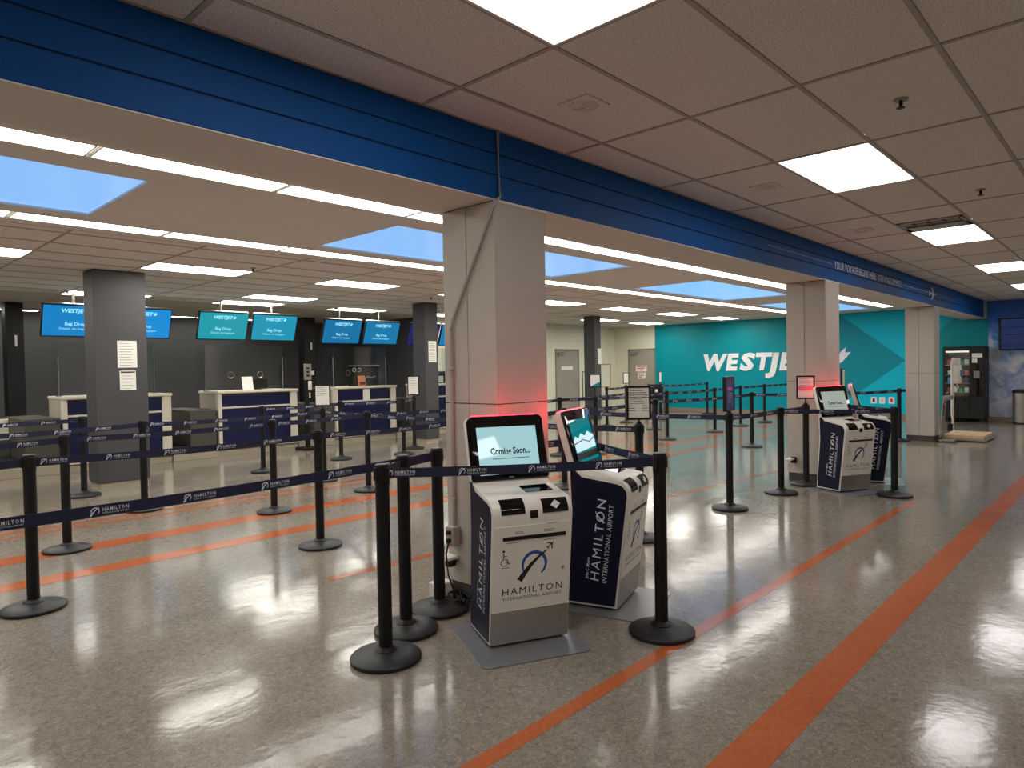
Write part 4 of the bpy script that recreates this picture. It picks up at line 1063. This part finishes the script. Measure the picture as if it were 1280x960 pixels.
for z in (.712, .932, 1.132, 1.372):
    for q in range(4):
        c = cols[k % len(cols)]; k += 1
        xx = -.30+.115*q; hh = .10+.04*((k*7) % 3)/2
        n = MB(); n.prism([(-.042, .006), (.042, .006), (.046, hh*.5), (.04, hh), (-.04, hh), (-.046, hh*.5)], 'y', -.02, .02)
        w = n.build('snack_packet', mat('snack_%d' % k, c, .4), None, bevel=.004)
        w.location = (19.0+.12, 3.20-xx, z); w.rotation_euler = (0, 0, math.radians(-90))
        tag(w, '%s snack packet from the left on the %s shelf of the vending machine' % (ORD[q], {.712: 'lowest', .932: 'second lowest', 1.132: 'third', 1.372: 'top'}[z]), 'snack', 'snacks in the vending machine')
o = thing('platform_scale', 'floor scale with pale wooden platform, grey post and white display', 'scale', (15.0, 2.42, 0))
MB().box(-.50, .45, -.28, .34, .05, .11).build('platform', 'wood', o, bevel=.006); MB().box(-.54, .49, -.32, .38, .015, .05).build('scale_base', 'steel', o, bevel=.006)
for x in (-.45, .40):
    for y in (-.26, .30): MB().lathe([(.035, 0), (.035, .016)], 10, (x, y, 0)).build('foot', 'black', o)
MB().tube([(.42, .36, .05), (.42, .36, 1.45)], .028, 12).build('post', 'trim_white', o)
MB().box(.33, .51, .22, .33, 1.02, 1.38).build('display_head', 'trim_white', o, bevel=.015, seg=2); MB().box(.38, .46, .214, .22, 1.16, 1.28).build('display_window', 'print_black', o)
MB().box(.32, .52, .24, .36, 1.38, 1.52).build('printer_head', 'trim_white', o, bevel=.02, seg=2)
MB().tube([(.36, .28, 1.02), (.40, .25, .95), (.45, .28, .93), (.45, .33, .98)], .012, 6).build('cord', 'trim_white', o)
o = thing('folding_trolley', 'grey folding trolley with a dangling cord leaning by the farthest column', 'trolley', (14.26, 2.64, 0))
for x in (-.10, .12): MB().tube([(x, .10, .05), (x, .06, .70), (x, .02, .80)], .014, 8).build('trolley_rail', 'steel', o)
for z in (.2, .45, .68): MB().tube([(-.10, .09-.05*z, z), (.12, .09-.05*z, z)], .010, 6).build('cross_bar', 'steel', o)
MB().box(-.13, .15, -.06, .06, .76, .84).build('grip', 'plant_grey', o, bevel=.02, seg=2); MB().box(-.14, .16, -.12, .12, .02, .05).build('toe_plate', 'steel', o, bevel=.005)
MB().tube([(.0, .0, .76), (-.05, -.04, .55), (.02, -.05, .38), (.0, -.03, .30)], .008, 6).build('cord', 'black', o); MB().box(-.05, .06, -.07, .0, .20, .33).build('plug_block', 'black', o, bevel=.01)
for x in (-.12, .14): MB().lathe([(.045, -.012), (.045, .012)], 14).build('wheel', 'black', o).matrix_local = Matrix.Translation((x, .12, .045)) @ Matrix.Rotation(math.pi/2, 4, 'Y')
o = thing('litter_bin', 'round stainless litter bin with black rim by the sky mural', 'bin', (19.28, 2.10, 0))
MB().lathe([(.20, .03), (.20, .70)], 28).build('bin_body', 'steel', o); MB().lathe([(.19, 0), (.19, .03)], 24).build('bin_foot', 'black', o); MB().lathe([(.205, .70), (.205, .76), (.15, .78), (.13, .72)], 28).build('bin_rim', 'black', o)
o = thing('wall_television', 'dark flight-board television on a wall bracket over the sky mural', 'television', (19.25, 2.0, 1.68), math.radians(-90+22))
MB().box(-.55, .65, 0, .06, 0, .74).build('case', 'black', o, bevel=.008); MB().box(-.52, .62, -.004, 0, .03, .71).build('display', emit('board_display', (40, 62, 120), .3), o, smooth=0)
for z in (.12, .36, .52): MB().box(-.52, .62, -.006, -.004, z, z+.012).build('row_line', 'print_navy', o, smooth=0)
MB().box(-.1, .1, .06, .24, .25, .5).build('wall_bracket', 'black', o)
def wheelchair(x, y, rz):
    o = thing('wheelchair', 'empty folding wheelchair parked before the teal wall', 'wheelchair', (x, y, 0), rz)
    for s in (-.27, .27):
        wh = MB().tube([(s, .0+.29*math.cos(k*math.pi/14), .30+.29*math.sin(k*math.pi/14)) for k in range(28)], .014, 6, True).build('drive_wheel', 'black', o)
        MB().tube([(s*1.12, .26*math.cos(k*math.pi/14), .30+.26*math.sin(k*math.pi/14)) for k in range(28)], .008, 5, True).build('hand_rim', 'chrome', wh)
        sp = MB()
        for k in range(8): sp.tube([(s, 0, .30), (s, .28*math.cos(k*math.pi/4), .30+.28*math.sin(k*math.pi/4))], .003, 4)
        sp.build('spokes', 'steel', wh)
        MB().tube([(s*.8, -.45+.09*math.cos(k*math.pi/8), .10+.09*math.sin(k*math.pi/8)) for k in range(16)], .014, 5, True).build('caster', 'black', o)
        MB().tube([(s*.85, .16, .95), (s*.85, .12, .50), (s*.85, .10, .28), (s*.85, -.40, .22)], .012, 6).build('frame_tube', 'chrome', o)
        MB().tube([(s*.85, .12, .72), (s*.85, -.25, .72), (s*.85, -.34, .50), (s*.85, -.38, .45)], .012, 6).build('arm_tube', 'chrome', o)
        MB().box(s*.85-.03, s*.85+.03, -.24, .08, .72, .75).build('arm_pad', 'black', o, bevel=.008)
        MB().tube([(s*.7, -.38, .48), (s*.7, -.55, .30), (s*.7, -.66, .12)], .012, 6).build('footrest_tube', 'chrome', o)
        MB().box(s*.7-.07, s*.7+.07, -.74, -.60, .10, .125).build('footplate', 'black', o, bevel=.005)
        MB().tube([(s*.85, .16, .95), (s*.85, .27, .95)], .014, 6).build('push_handle', 'black', o)
    MB().box(-.23, .23, -.34, .12, .48, .52).build('seat', 'black', o, bevel=.01); MB().box(-.23, .23, .10, .14, .52, .93).build('backrest', 'black', o, bevel=.01)
    MB().box(-.06, .06, .14, .143, .70, .78).build('label_patch', 'paper', o)
wheelchair(17.7, 10.75, math.radians(125))
